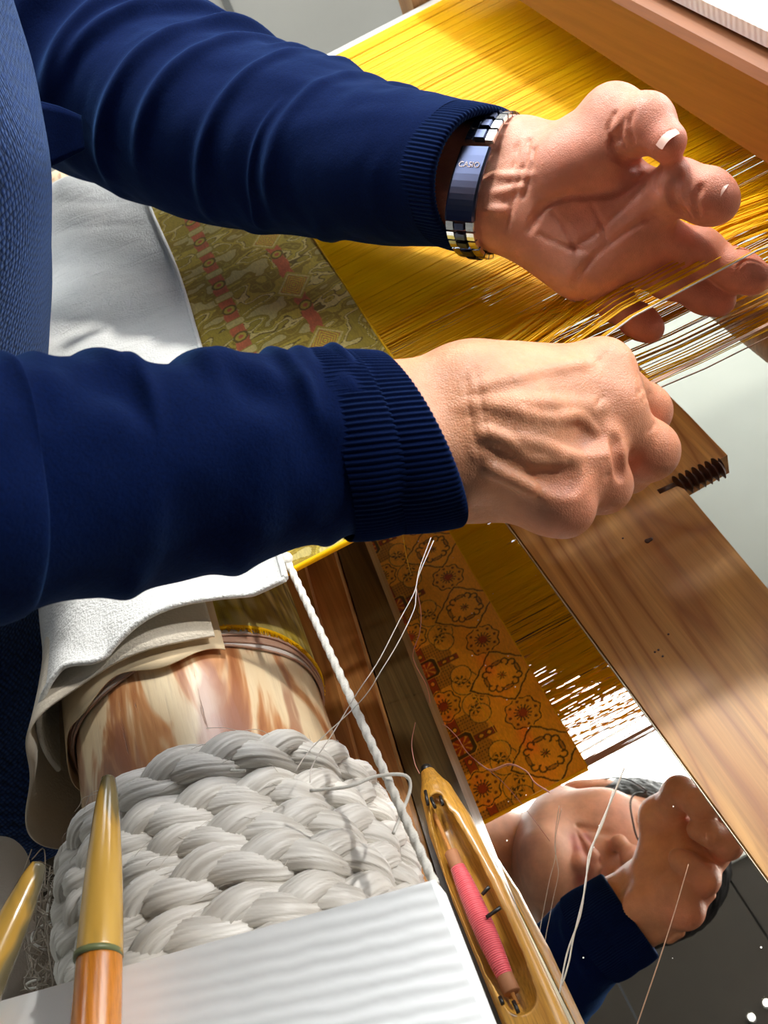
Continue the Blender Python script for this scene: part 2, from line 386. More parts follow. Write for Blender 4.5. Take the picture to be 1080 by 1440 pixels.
part('stand', tubemesh('stand', [_l - _d * .045, _l - _d * .06 + V(.03, 0, -.02), V(_l[0] + .08, _l[1], _l[2] - .1), V(_l[0] + .08, _l[1], FZ + .02)], .008, 10), STEEL, wl)
part('base_plate', tubemesh('base_plate', [V(_l[0] + .08, _l[1], FZ + z) for z in (.0, .018, .02)], [.13, .13, .12], 30), STEEL, wl)
part('added_lamp_rod', tubemesh('added_lamp_rod', [V(*KEY_LOC) + V(0, 0, z) for z in (.05, .21)], .006, 8), STEEL, t)
# two small spotlights in the dark ceiling, seen only in the mirror
for q, lab in (((1057, 1431), 'small round ceiling spotlight nearer the loom'), ((1078, 1411), 'small round ceiling spotlight farther along')):
    p = PZ(*q, -.16); d = nrm(p - CAM); d = V(d[0], d[1], -d[2]); p = p + d * ((CZ - .012 - p[2]) / d[2])
    t = thing('ceiling_spotlight', lab + ' mirrored as a white dot', 'lamp', p)
    part('spot_ring', tubemesh('spot_ring', [p + V(0, 0, .012), p + V(0, 0, -.003)], .007, 18), WHITEP, t)
    part('bulb', mesh('bulb', *sph(p + V(0, 0, -.004), .005)), BULB, t)

# ------------------------------------------------------------------ loom frame
LXC, LR = -.14, .065                     # log axis x, radius (axis z = -LR)
MZ = -.16                                # mirror surface height
loom = thing('loom_frame', 'wooden loom frame with front rail, side posts and broad beam over the warp', 'loom', (0, .5, FZ))
# front rail (polygon on its top plane), ridge along its left side and dark strip beside the mirror
rz = -.122
A0, A1 = PZ(425, 790, rz), PZ(505, 1080, rz); B0, B1 = PZ(470, 780, rz), PZ(560, 1080, rz)
def ext(p, q, y): t = (y - p[1]) / (q[1] - p[1]); return p + (q - p) * t
YA, YB = .06, .99
ra, rb = ext(A0, A1, YA), ext(A0, A1, YB); sa, sb_ = ext(B0, B1, YA), ext(B0, B1, YB)
part('front_rail', mesh('front_rail', *prism([(ra[0], YA), (sa[0], YA), (sb_[0], YB), (rb[0], YB)], rz - .07, rz, .002)), RAIL, loom, False)
part('rail_ridge', mesh('rail_ridge', *prism([(ra[0] - .016, YA), (ra[0] + .001, YA), (rb[0] + .004, YB), (rb[0] - .012, YB)], rz - .07, rz + .008, .003)), RAIL, loom, False)
part('dark_strip', mesh('dark_strip', *prism([(sa[0] + .001, YA), (sa[0] + .034, YA), (sb_[0] + .004, YB), (sb_[0] + .001, YB)], rz - .07, rz - .012, .002)), DARKWOOD, loom, False, 'dark weathered strip between rail and mirror')
# broad beam over the warp
bx0, bx1 = .271, .36
def beam_v():
    v = []
    for x in (bx0, bx1):
        for y, zb, zt in ((.0, -.005, .062), (1.05, .073, .104)): v += [(x, y, zb), (x, y, zt)]
    return v
bmv = beam_v()
def slab(x0, x1, y0, y1, zb, zt, ch=.004):
    """beam along y with sloping under and upper sides, chamfered upper left edge; zb, zt functions of y"""
    ys = np.linspace(y0, y1, 12); v = []
    for y in ys: v += [(x0, y, zb(y)), (x0, y, zt(y) - ch), (x0 + ch * .8, y, zt(y)), (x1 - ch, y, zt(y)), (x1, y, zt(y) - ch), (x1, y, zb(y))]
    f = gridfaces(12, 6).tolist(); f = [q[::-1] for q in f]; f += [[0, 1, 2, 3, 4, 5], [66 + i for i in range(6)][::-1]]
    return np.array(v), f
part('upper_beam', mesh('upper_beam', *slab(.271, .300, 0.0, .94, lambda y: .027 + (y - .411) * .0767, lambda y: .076 + (y - .411) * .062)), BEAM, loom, False, 'broad orange brown beam across the top right')
for (x, y, w) in ((.285, 1.0, .05), (-.055, 1.03, .045), (.285, -.06, .05), (-.055, .03, .03)):
    part('post', mesh('post', *box(x - w / 2, x + w / 2, y - w / 2, y + w / 2, FZ, (.145 if x > .1 and y > .5 else .03 if x > .1 else -.19 if y < .5 else -.1))), POST, loom, False)
part('side_rail', mesh('side_rail', *box(-.22, .34, .948, .972, -.030, -.006, .003)), PALEGREY, loom, False, 'pale grey bar along the far edge of the warp')
for y0, y1 in ((.02, .05), (.965, .995)):
    part('stretcher', mesh('stretcher', *box(-.24, .32, y0, y1, -.31, -.27)), POST, loom, False)
# shelf that carries mirror and plank
part('mirror_shelf', mesh('mirror_shelf', *box(-.075, .172, .0, .97, -.27, -.178)), POST, loom, False)

# white board added over the beam, standing in for glare on its top
bb = obj('glare_board', mesh('glare_board', *slab(.284, .62, 0.05, .93, lambda y: .0795 + (y - .411) * .062, lambda y: .090 + (y - .411) * .062, .002)), PAINTED, smooth=False)
tag(bb, 'white board standing in for bright glare on the broad upper beam', 'board')

# mirror
mir = thing('mirror', 'long rectangular mirror lying under the cloth, reflecting pattern and face', 'mirror', (.02, .35, -.178))
mx0 = lambda y: -.043 + .031 * (.49 - y); mx1 = lambda y: .072 + .032 * (.433 - y)
my0, my1 = .012, .78
part('silvered_glass', mesh('silvered_glass', *prism([(mx0(my0) + .0015, my0), (mx1(my0), my0), (mx1(my1), my1), (mx0(my1) + .0015, my1)], -.1775, MZ, 0)), MIRROR, mir, False)
for fx, sgn, nm in ((mx0, 1, 'left'), (mx1, -1, 'right')):
    w = .0022 if sgn > 0 else .0012
    part('edge_strip', mesh('edge_strip', *prism([(fx(my0) - w * .5 - (0 if sgn > 0 else -.001), my0), (fx(my0) + w * .5, my0), (fx(my1) + w * .5, my1), (fx(my1) - w * .5, my1)], -.1775, MZ + .0012, .0004)), EDGE, mir, False)

# plank beside the mirror with a step at its far end
PT = -.1585
px = lambda y: mx1(y) + .0012
pl = thing('wooden_plank', 'broad honey coloured plank with a knot, lying along the mirror edge', 'plank', (.13, .2, -.178))
poly = [(px(.0), .0), (.168, .0), (.180, .30), (.184, .397), (.222, .399), (.2235, .45), (.224, .56), (px(.56), .56)]
part('board', mesh('board', *prism(poly, -.1775, PT, .0012)), PLANK, pl, False)
kp = PZ(912, 760, PT)
th_ = np.linspace(0, 2 * np.pi, 40, endpoint=False)
part('knot', mesh('knot', *tube([kp + V(0, 0, z) for z in (-.001, .0003, .0005)], np.outer([1, 1, .7], .0022 * (1 + .25 * np.cos(th_ * 2) + .1 * np.cos(3 * th_))), 40, V(1, 0, 0))), SCREW, pl, True, 'small dark knot')
# faint insect holes
for q in ((926, 914), (932, 923), (876, 757), (921, 917), (940, 892)):
    k = PZ(*q, PT); part('nail_hole', mesh('nail_hole', *tube([k + V(0, 0, z) for z in (-.001, .0003)], .0007, 8, V(1, 0, 0))), SCREW, pl)
# threaded dark screw along the step
scr = thing('wooden_screw', 'dark brown coarse threaded screw sticking out at the plank step', 'screw', (.2, .39, -.17))
s0, s1 = PZ(950, 686, -.162), PZ(1016, 656, -.162)
ax = nrm(s1 - s0); n_ = 420; tt = np.linspace(0, 1, n_); nv = 28
path = s0 + np.outer(tt, s1 - s0); aa = np.linspace(0, 2 * np.pi, nv, endpoint=False)
ph = (tt[:, None] * 7.2 - aa[None] / (2 * np.pi)) % 1
rr = .0042 + .0040 * (1 - np.abs(2 * ph - 1)) ** 1.3
rr[0] *= .3; rr[-1] *= .3
part('thread', tubemesh('thread', path, rr, nv, V(0, 0, 1)), SCREW, scr, True)
part('shank', tubemesh('shank', [s0 - ax * .012, s0 + ax * .002], .0042, 16), SCREW, scr)

# ------------------------------------------------------------------ brocade cloth: real two sided fabric
SELV = .330; FELL = .0465
def cloth_top_col(x, y):
    # cloud bands woven in olive, gold and cream with salmon ladders
    n1 = vnoise(x * 58 + 7 + 2 * vnoise(x * 60, y * 40, 3), y * 84, 1); n2 = vnoise(x * 120, y * 190, 2); n3 = vnoise(x * 2300, y * 420, 5)
    t = n1 * .7 + n2 * .3
    col = np.empty(x.shape + (3,)); ol = V(*srgb(170, 150, 44)[:3]); ol2 = V(*srgb(150, 128, 34)[:3]); cr = V(*srgb(210, 196, 120)[:3]); gd = V(*srgb(190, 170, 60)[:3]); dk = V(*srgb(116, 98, 30)[:3])
    col[:] = ol; col[t > .44] = gd; col[(t > .52)] = ol2
    col[(t > .36) & (t < .44)] = cr
    col[np.abs(t - .36) < .012] = dk; col[np.abs(t - .44) < .008] = dk; col[np.abs(t - .60) < .014] = gd * .8; col[t > .68] = cr * .8
    red = V(*srgb(196, 106, 62)[:3])
    yy = (y / .04) % 1
    for xc, w in ((-.031, .0052), (.017, .0045)):
        m = np.abs(x - xc - .0006 * np.sin(y * 300)) < w
        col[m] = red * (.85 + .3 * n2[m][:, None])
        c1 = ((x - xc) / (w * 1.5)) ** 6 + ((yy - .25) / .13) ** 6 < 1; c1i = ((x - xc) / (w * 1.25)) ** 6 + ((yy - .25) / .10) ** 6 < 1
        if xc < 0:
            col[c1] = gd * .7; col[c1i] = cr * .9
        d = np.hypot((x - xc) / (w * 1.1), (yy - .75) / .16)
        col[d < 1] = dk; col[d < .7] = gd; col[d < .35] = red
        if xc > 0:
            y2 = ((y + .02) / .08) % 1
            e = np.abs(x - xc) / .015 + np.abs(y2 - .5) / .26
            col[(e < 1)] = gd * .9; col[(e < .86) & (e > .74)] = cr; 
            zz = np.abs(((np.abs(x - xc) * 500 + np.abs(y2 - .5) * 22) % 1) - .5)
            col[(e < .7) & (zz < .16)] = V(*srgb(224, 200, 60)[:3]); col[(e < .7) & (zz > .36)] = red
    return col * (1.0 + .4 * n3[..., None])
def flower(col, dx, dy, R, dk, gd, rd, lobes=8):
    r = np.hypot(dx, dy); a = np.arctan2(dy, dx)
    ro = R * (1 + .075 * np.cos(lobes * a))
    m = r < ro + .0012; col[m] = gd * .95
    col[m & (r > ro - .0006)] = dk * .85
    col[m & (np.abs(r - ro - .0009) < .0004)] = gd * 1.15
    dots = (np.hypot(((a * lobes / (2 * np.pi) + .5) % 1 - .5) * 2 * np.pi * .78 * R / lobes, r - .78 * R) < .0013); col[m & dots] = dk * .9 + rd * .25
    ri = R * .52; pet = np.cos(14 * a); col[(r < ri) & (r > R * .2) & (pet > .35)] = dk * .7
    col[(r < R * .24)] = rd; col[(r < R * .34) & (r > .2 * R) & (pet < -.3)] = rd * .9
def cloth_under_col(x, y):
    gd = V(*srgb(236, 160, 30)[:3]); dk = V(*srgb(84, 58, 14)[:3]); rd = V(*srgb(166, 66, 14)[:3]); br = V(*srgb(186, 122, 24)[:3]); lt = V(*srgb(228, 164, 50)[:3])
    col = np.empty(x.shape + (3,)); col[:] = gd
    PY = .08; xa, xb = -.030, .0245
    def loc(xc, yc): return x - xc, (y - yc + PY / 2) % PY - PY / 2
    # hatched ground round the squares
    dx, dy = loc(xa, .473); h = (np.abs(dx) < .026 - .0)
    sc = .0235 + .0025 * np.cos(y * 2 * np.pi / .02)
    zig = np.sin(x * 2600 + 3 * np.sign(np.sin(y * 1500))) + .6 * np.sin(y * 2100)
    m = (np.abs(dy) < .024) & (np.abs(dx) < sc); col[m] = br; col[m & (zig > .85)] = dk
    # lobed cloud fields with little flowers
    for xc, yc in ((-.003, .462), (-.003, .484), (-.0135, .451), (-.0135, .415), (.001, .440), (.001, .428), (.045, .452), (.045, .418), (-.047, .452), (-.047, .495), (.012, .456), (.012, .417)):
        pass
    for xc in (xa + .0245, xa - .0245):
        for yc in (.433 - .0115, .433 + .0115, .433 - .021, .433 + .021):
            big = abs(yc - .433) < .015
            dx, dy = loc(xc, yc); r = np.hypot(dx, dy); R = .0118 if big else .0092
            m = r < R; col[m] = np.where((r > R - .0007)[..., None], dk, np.where((r > R - .0015)[..., None], lt, gd))[m]
    for xc in (xa + .025, xa - .025):
        for yc in (.433 - .0155, .433 + .0155, .433 - .0065, .433 + .0065):
            dx, dy = loc(xc + (.004 if abs(yc - .433) < .01 else -.003) * np.sign(xc - xa), yc); r = np.hypot(dx, dy); a = np.arctan2(dy, dx)
            pet = (r < .0048) & (np.cos(6 * a + 1) > .1) & (r > .0012); col[pet] = dk * 1.1; col[r < .0011] = lt
            col[(r < .0062) & (r > .0052) & (np.cos(3 * a) > .2)] = br
    # red bands
    for yc in (.473,):
        dx, dy = loc(xa, yc)
        m = (np.abs(dy) < .0032) & (np.abs(dx) < .030) & (np.abs(dx) > .009); col[m] = rd * .8; col[m & (np.abs(np.abs(dy) - .0030) < .0005)] = dk
        for ox in (-.017, .017, .024, -.024):
            r = np.hypot((dx - ox) / 1.3, dy); col[r < .0021] = dk; col[r < .0014] = gd
        m = (np.abs(dx) < .0038) & (np.abs(dy) < .026) & (np.abs(dy) > .009); col[m] = rd * .85; col[m & (np.abs(np.abs(dx) - .0036) < .0005)] = dk
        for oy in (-.0155, .0155):
            r = np.hypot(dx, (dy - oy) / 1.2); col[r < .0022] = dk; col[r < .0015] = gd
        # square
        q = np.maximum(np.abs(dx) / .0098, np.abs(dy) / .0092); q = np.maximum(q, (np.abs(dx) + np.abs(dy)) / .0165)
        col[q < 1.12] = lt; col[q < 1.05] = dk; col[q < .78] = rd
        r = np.hypot(dx, dy); a = np.arctan2(dy, dx); col[(q < .74) & (r > .0012) & (np.cos(8 * a) > .55)] = gd * .9; col[r < .0010] = lt
    dx, dy = loc(xa, .433); flower(col, dx, dy, .0142, dk, gd, rd)
    dx, dy = loc(xb, .395); flower(col, dx, dy, .0142, dk, gd, rd)
    # scrolled rhombus
    dx, dy = loc(xb, .435); ax_, ay = np.abs(dx), np.abs(dy)
    e = ax_ / .0285 + ay / .0255 + .022 * np.cos(np.arctan2(dy, dx) * 12)
    col[(e < 1.13)] = gd; col[(np.abs(e - 1.04) < .035)] = dk; col[(np.abs(e - .97) < .018)] = lt
    for k in range(4):
        a0 = k * np.pi / 2; cx, cy = .0140 * math.cos(a0), .0128 * math.sin(a0)
        ux, uy = math.cos(a0), math.sin(a0); l = (dx - cx) * ux + (dy - cy) * uy; t2 = -(dx - cx) * uy + (dy - cy) * ux
        lens = (t2 / .0052) ** 2 + (l / .0021) ** 2 < 1; col[lens] = dk * 1.2; col[(t2 / .0040) ** 2 + (l / .0011) ** 2 < 1] = br
        for s in (-1, 1):
            rr_ = np.hypot(l + .0018, t2 - s * .0066); aa_ = np.arctan2(t2 - s * .0066, l + .0018)
            col[(np.abs(rr_ - .0026 - .0004 * aa_ * s) < .0007) & (aa_ * s > -2.2)] = dk * 1.2
    r = np.hypot(dx, dy); a = np.arctan2(dy, dx); col[r < .0026 + .0016 * np.cos(8 * a)] = dk; col[r < .0008] = rd
    n = vnoise(x * 2600, y * 500, 9); n2 = vnoise(x * 30, y * 30, 4)
    return col * (.98 + .36 * n[..., None]) * (.94 + .12 * n2[..., None])
CLOTHTOP = m_attr('brocade_back', .75, 420, .0002, sheen=.1)
CLOTHUND = m_attr('brocade_face', .6, 420, .0002, sheen=.1)
xs = np.arange(-.072, FELL + 1e-6, .0006); ys = np.r_[np.arange(SELV, .80, .0006), np.arange(.80, .9401, .004)]
YY, XX = np.meshgrid(ys, xs, indexing='ij')
cz = lambda x, y: .0005 * np.sin(x * 90 + y * 30) + .0006 * (vnoise(x * 40, y * 22, 6) - .5)
cloth = thing('brocade_cloth', 'woven brocade fabric, cloud pattern above and orange medallions on its underside', 'cloth', (0, .6, 0))
ny, nx = XX.shape
vt = np.stack([XX, YY, cz(XX, YY)], -1).reshape(-1, 3)
me = mesh('cloud_side', vt, gridfaces(ny, nx, False)[:, ::-1].copy()); colattr(me, cloth_top_col(XX, YY).reshape(-1, 3))
part('cloud_side', me, CLOTHTOP, cloth, True, 'upper side with olive and cream clouds and salmon ladders')
vu = np.stack([XX, YY, cz(XX, YY) - .0011], -1).reshape(-1, 3)
me = mesh('medallion_side', vu, gridfaces(ny, nx, False)); colattr(me, cloth_under_col(XX, YY).reshape(-1, 3))
part('medallion_side', me, CLOTHUND, cloth, True, 'underside with orange and dark medallions, seen in the mirror')
# selvedge: tight yellow edge cord with fuzz and a pale tape under it
part('selvedge', tubemesh('selvedge', [(x, SELV - .0012, .0) for x in np.linspace(-.066, FELL, 60)], .0016, 8, V(0, 0, 1)), YELLOW, cloth)
part('fell_line', tubemesh('fell_line', [(FELL, y, .0) for y in np.linspace(SELV, .94, 60)], .0009, 8), YELLOW, cloth)
# the part already rolled on the beam
def rollpatch(y0, y1, r, a0, a1, na=120, nyy=60, edge=None):
    A = np.linspace(a0, a1, na); Y = np.linspace(0, 1, nyy)
    AA, Y2 = np.meshgrid(A, Y, indexing='ij'); yv = (y0 + (edge(AA) if edge else 0)) * (1 - Y2) + y1 * Y2
    return np.stack([LXC + r * np.sin(AA), yv, -LR + r * np.cos(AA)], -1), AA, yv

# ------------------------------------------------------------------ cloth beam (log) with rolled cloth
log = thing('cloth_beam', 'thick barked log beam with mottled brown and cream wood, cloth rolled on it', 'beam', (LXC, .4, -LR))
aa = np.linspace(0, 2 * np.pi, 160, endpoint=False); yl = np.linspace(.02, 1.02, 140)
pathl = np.stack([np.full(140, LXC), yl, np.full(140, -LR)], -1)
A2, Y2 = np.meshgrid(aa, yl); rl = LR * (1 + .006 * np.sin(3 * A2 + Y2 * 3) + .012 * (vnoise(np.cos(A2) * 3 + 9, Y2 * 9 + np.sin(A2) * 3, 8) - .5))
part('log', tubemesh('log', pathl, rl, 160, V(0, 0, 1)), LOG, log)
# rolled brocade: several turns, edges slightly staggered
for i, (rr_, yo) in enumerate(((LR + .0012, .316), (LR + .0020, .319), (LR + .0028, .3225), (LR + .0036, .326))):
    g, AA, yv = rollpatch(yo, .94, rr_, 0, 2 * np.pi, 140, 90 if i == 3 else 6, lambda A: .0012 * np.sin(A * 5 + i))
    n0, n1 = AA.shape; f = gridfaces(n0, n1, False)[:, ::-1].copy()
    me = mesh('rolled_turn', g.reshape(-1, 3), f)
    if i == 3: colattr(me, cloth_top_col(AA * LR, yv).reshape(-1, 3)); part('rolled_cloth', me, CLOTHTOP, log, True, 'olive brocade rolled round the log')
    else: part('rolled_turn', me, [WHITETHREAD, BROWNTHREAD, WHITETHREAD][i], log, True)
    e = g[:, 0]
    part('rolled_edge', tubemesh('rolled_edge', e, .0011 if i == 3 else .0006, 6, caps=False), YELLOW if i == 3 else BROWNTHREAD, log)
fz = []
for k in range(420):                       # fuzzy cut weft ends along the yellow edge
    a = random.uniform(.0, 2.2); r0 = LR + .0036; b = V(LXC + r0 * math.sin(a), .326, -LR + r0 * math.cos(a)); d = nrm(V(random.gauss(0, .4), -1, random.gauss(0, .5)))
    fz.append(tube([b + V(0, .002, 0), b + d * random.uniform(.001, .003)], .00028, 3, caps=False))
o = part('weft_fringe', mesh('weft_fringe', *joinvf(fz)), YELLOW, log); o['kind'] = 'stuff'

# brown paper sheet edge peeking out below the white cloth
g, AA, yv = rollpatch(.312, .40, LR + .0048, -1.75, .62, 90, 10, lambda A: -.004 * np.sin(A * 2.3) - .003 * np.sin(9 * A))
o = part('paper_lining', mesh('paper_lining', g.reshape(-1, 3), gridfaces(*AA.shape, False)[:, ::-1].copy()), m_plain('kraft_paper', srgb(232, 208, 168), .75, 90), log, True, 'strip of tan paper wound round the log'); md = o.modifiers.new('s', 'SOLIDIFY'); md.thickness = .0006

# cream interlining wound over the left side, near edge flaring away from the log
na, nyy = 150, 70
A = np.linspace(-2.75, .55, na); T_ = np.linspace(0, 1, nyy); AA, TT = np.meshgrid(A, T_, indexing='ij')
yv = .318 + TT * (.96 - .318); near = np.exp(-TT * 9)
flare = near * (.004 + .020 * sm(-.2, -1.3, AA) + .006 * np.sin(AA * 7) * sm(-.3, -1, AA))
wr = .0016 * np.sin(AA * 4 + TT * 14) * vnoise(AA * 3, TT * 14, 3)
R_ = LR + .0062 + flare + wr
g = np.stack([LXC + R_ * np.sin(AA), yv - .012 * near * sm(-.3, -1.5, AA) - .004 * np.sin(AA * 3) * near, -LR + R_ * np.cos(AA)], -1)
o = part('interlining', mesh('interlining', g.reshape(-1, 3), gridfaces(na, nyy, False)[:, ::-1].copy()), CREAMCLOTH, log, True, 'cream cotton lining wound round the log, left edge flaring loose'); md = o.modifiers.new('s', 'SOLIDIFY'); md.thickness = .0012

# white cotton cover over the finished cloth: flat part, then over the beam to the left
prof = []
for x in np.linspace(-.0575, LXC, 46): prof.append((x, .0032 + .0073 * sm(-.075, -.135, x), 0))
for a in np.linspace(0, -1.45, 60)[1:]: prof.append((LXC + (LR + .0125) * math.sin(a), -LR + (LR + .0105) * math.cos(a), -a))
prof = np.array(prof); npf = len(prof); nyy = 150
T_ = np.linspace(0, 1, nyy); S, TT = np.meshgrid(np.arange(npf), T_, indexing='ij')
px_, pz_, pa = prof[:, 0][S], prof[:, 1][S], prof[:, 2][S]
near_y = .322 + .006 * np.sin(px_ * 40) - .0035 * pa
near_y = np.where(pa > .15, near_y + .016 * sm(.15, .5, pa), near_y)
yv = near_y * (1 - TT) + .95 * TT
hgt = .0035 * (vnoise(px_ * 26 + 3, yv * 13, 12) - .4) * sm(-.058, -.075, px_) + .0022 * np.abs(np.sin(yv * 38 + px_ * 30 + 2 * vnoise(px_ * 20, yv * 9, 4))) * sm(-.06, -.09, px_)
lift = np.exp(-TT * 26) * (.002 + .004 * np.abs(np.sin(px_ * 42)))
xo = .0016 * np.sin(yv * 21)
g = np.stack([px_ + xo * sm(-.075, -.058, px_) - .5 * hgt * np.sin(np.minimum(pa, 1.4)), yv, pz_ + hgt * np.cos(np.minimum(pa, 1.2)) + lift], -1)
wcov = thing('white_cover_cloth', 'white cotton sheet spread over the finished cloth and beam at left', 'cloth', (-.1, .6, 0))
o = part('sheet', mesh('sheet', g.reshape(-1, 3), gridfaces(npf, nyy, False)), WHITECLOTH, wcov); md = o.modifiers.new('s', 'SOLIDIFY'); md.thickness = .0011
part('hem', tubemesh('hem', g[0] + V(0, 0, .0006), .0017, 8, V(0, 0, 1)), WHITECLOTH, wcov)
part('near_hem', tubemesh('near_hem', g[:, 0] + V(0, 0, .0004), .0016, 8, V(0, 1, 0)), WHITECLOTH, wcov)

# ------------------------------------------------------------------ warp
warp = thing('warp', 'sheet of fine bright yellow silk warp threads stretched to the right', 'yarn', (.3, .6, 0))
XE = .62
def threads(ylist, zf, rad, xknots=(FELL, .10, .18, .26, .36, .50, XE), dy=None, jit=.0):
    """one mesh of many square section threads; zf(x,i) gives height"""
    k = len(xknots); X = np.array(xknots); n = len(ylist); ylist = np.asarray(ylist)
    yv = ylist[:, None] + (dy(X)[None] if dy is not None else 0) * np.ones((1, k)) + RNG.normal(0, jit, (n, k)); yv[:, 0] = ylist
    zv = np.array([zf(X, i) for i in range(n)]); off = np.array([(0, 1), (1, 0), (0, -1), (-1, 0)], float)
    r = np.broadcast_to(np.asarray(rad, float), (n,))
    v = np.empty((n, k, 4, 3)); v[..., 0] = X[None, :, None]; v[..., 1] = yv[..., None] + off[None, None, :, 0] * r[:, None, None]; v[..., 2] = zv[..., None] + off[None, None, :, 1] * r[:, None, None]
    f0 = gridfaces(k, 4); f = (f0[None] + (np.arange(n) * k * 4)[:, None, None]).reshape(-1, 4)
    return v.reshape(-1, 3), f
YR0, YR1 = .3545, .402       # the band of threads lifted by the hand
# flat sheet beyond the lifted band
yA = np.r_[np.sort(RNG.uniform(YR1, .43, 70)), np.sort(RNG.uniform(.43, .485, 92)), np.arange(.485, .938, .00062)]; zj = RNG.normal(0, .00022, 4000)
v, f = threads(yA, lambda X, i: .0005 + zj[i] + 0 * X, np.where(yA < .485, RNG.uniform(.0003, .00046, len(yA)), np.where(RNG.random(len(yA)) < .08, .0003, .00042)), jit=.00012)
o = part('thread_sheet', mesh('thread_sheet', v, f), YELLOW, warp, False); o['kind'] = 'stuff'
yB = np.r_[np.sort(RNG.uniform(.372, .43, 105)), np.sort(RNG.uniform(.43, .485, 70)), np.arange(.485, .938, .00058)]
v, f = threads(yB, lambda X, i: np.interp(X, [FELL, .22, XE], [-.0004, -.010, -.004]) + zj[-i] * 1.5, np.where(yB < .43, .00042, np.where(yB < .485, .00036, .00050)), jit=.00012)
o = part('lower_thread_sheet', mesh('lower_thread_sheet', v, f), YELLOW, warp, False); o['kind'] = 'stuff'
# sparse lower threads near the selvedge, floor visible between them
yC = SELV + np.cumsum(np.r_[.006, RNG.uniform(.0009, .0022, 26)]); yC = yC[yC < .373]
cz_ = RNG.normal(0, .002, 60)
for i, y in enumerate(yC):
    z = lambda X, i_: np.interp(X, [FELL, .22, XE], [-.0004, -.018 + cz_[i], -.004])
    v, f = threads([y], z, random.choice((.0003, .0004, .0005)), jit=.0004)
    part('thread', mesh('thread', v, f), YELLOW if i % 4 else BROWNTHREAD, warp, False)
# selvedge bundle of brownish threads
for i in range(9):
    y = SELV + .0005 + i * .00062; z = lambda X, i_: np.interp(X, [FELL, .22, XE], [-.0002, -.003 - .0005 * i, -.001])
    v, f = threads([y], z, .00042, jit=.00018)
    part('selvedge_thread', mesh('selvedge_thread', v, f), BROWNTHREAD, warp, False)
# lifted threads passing over the fingers
yL = np.sort(np.r_[YR0 + .0015 + (YR1 - YR0) * RNG.random(44) ** .75, np.linspace(YR1 - .004, YR1, 12)])
def lift_z(X, y, j):
    top = .0215 + j
    return np.interp(X, [FELL, .155, .225, .30, XE], [.0008, top, top + .001, .012, .004])
for y in yL:
    j = random.gauss(0, .0009); rad = random.choice((.00028, .00036, .00042, .0006))
    ys_ = lambda X: np.interp(X, [FELL, .155, .225, XE], [0, random.gauss(0, .0008), random.gauss(0, .0008), 0])
    v, f = threads([y], lambda X, i: lift_z(X, y, j), rad, (FELL, .155, .19, .225, .30, XE), ys_)
    part('lifted_thread', mesh('lifted_thread', v, f), YELLOW, warp, False)
v, f = threads([YR0 - .001], lambda X, i: lift_z(X, 0, .002), .0006, (FELL, .155, .19, .225, .30, XE))
part('white_thread', mesh('white_thread', v, f), WHITETHREAD, warp, False, 'single whitish thread lifted in front of the yellow ones')

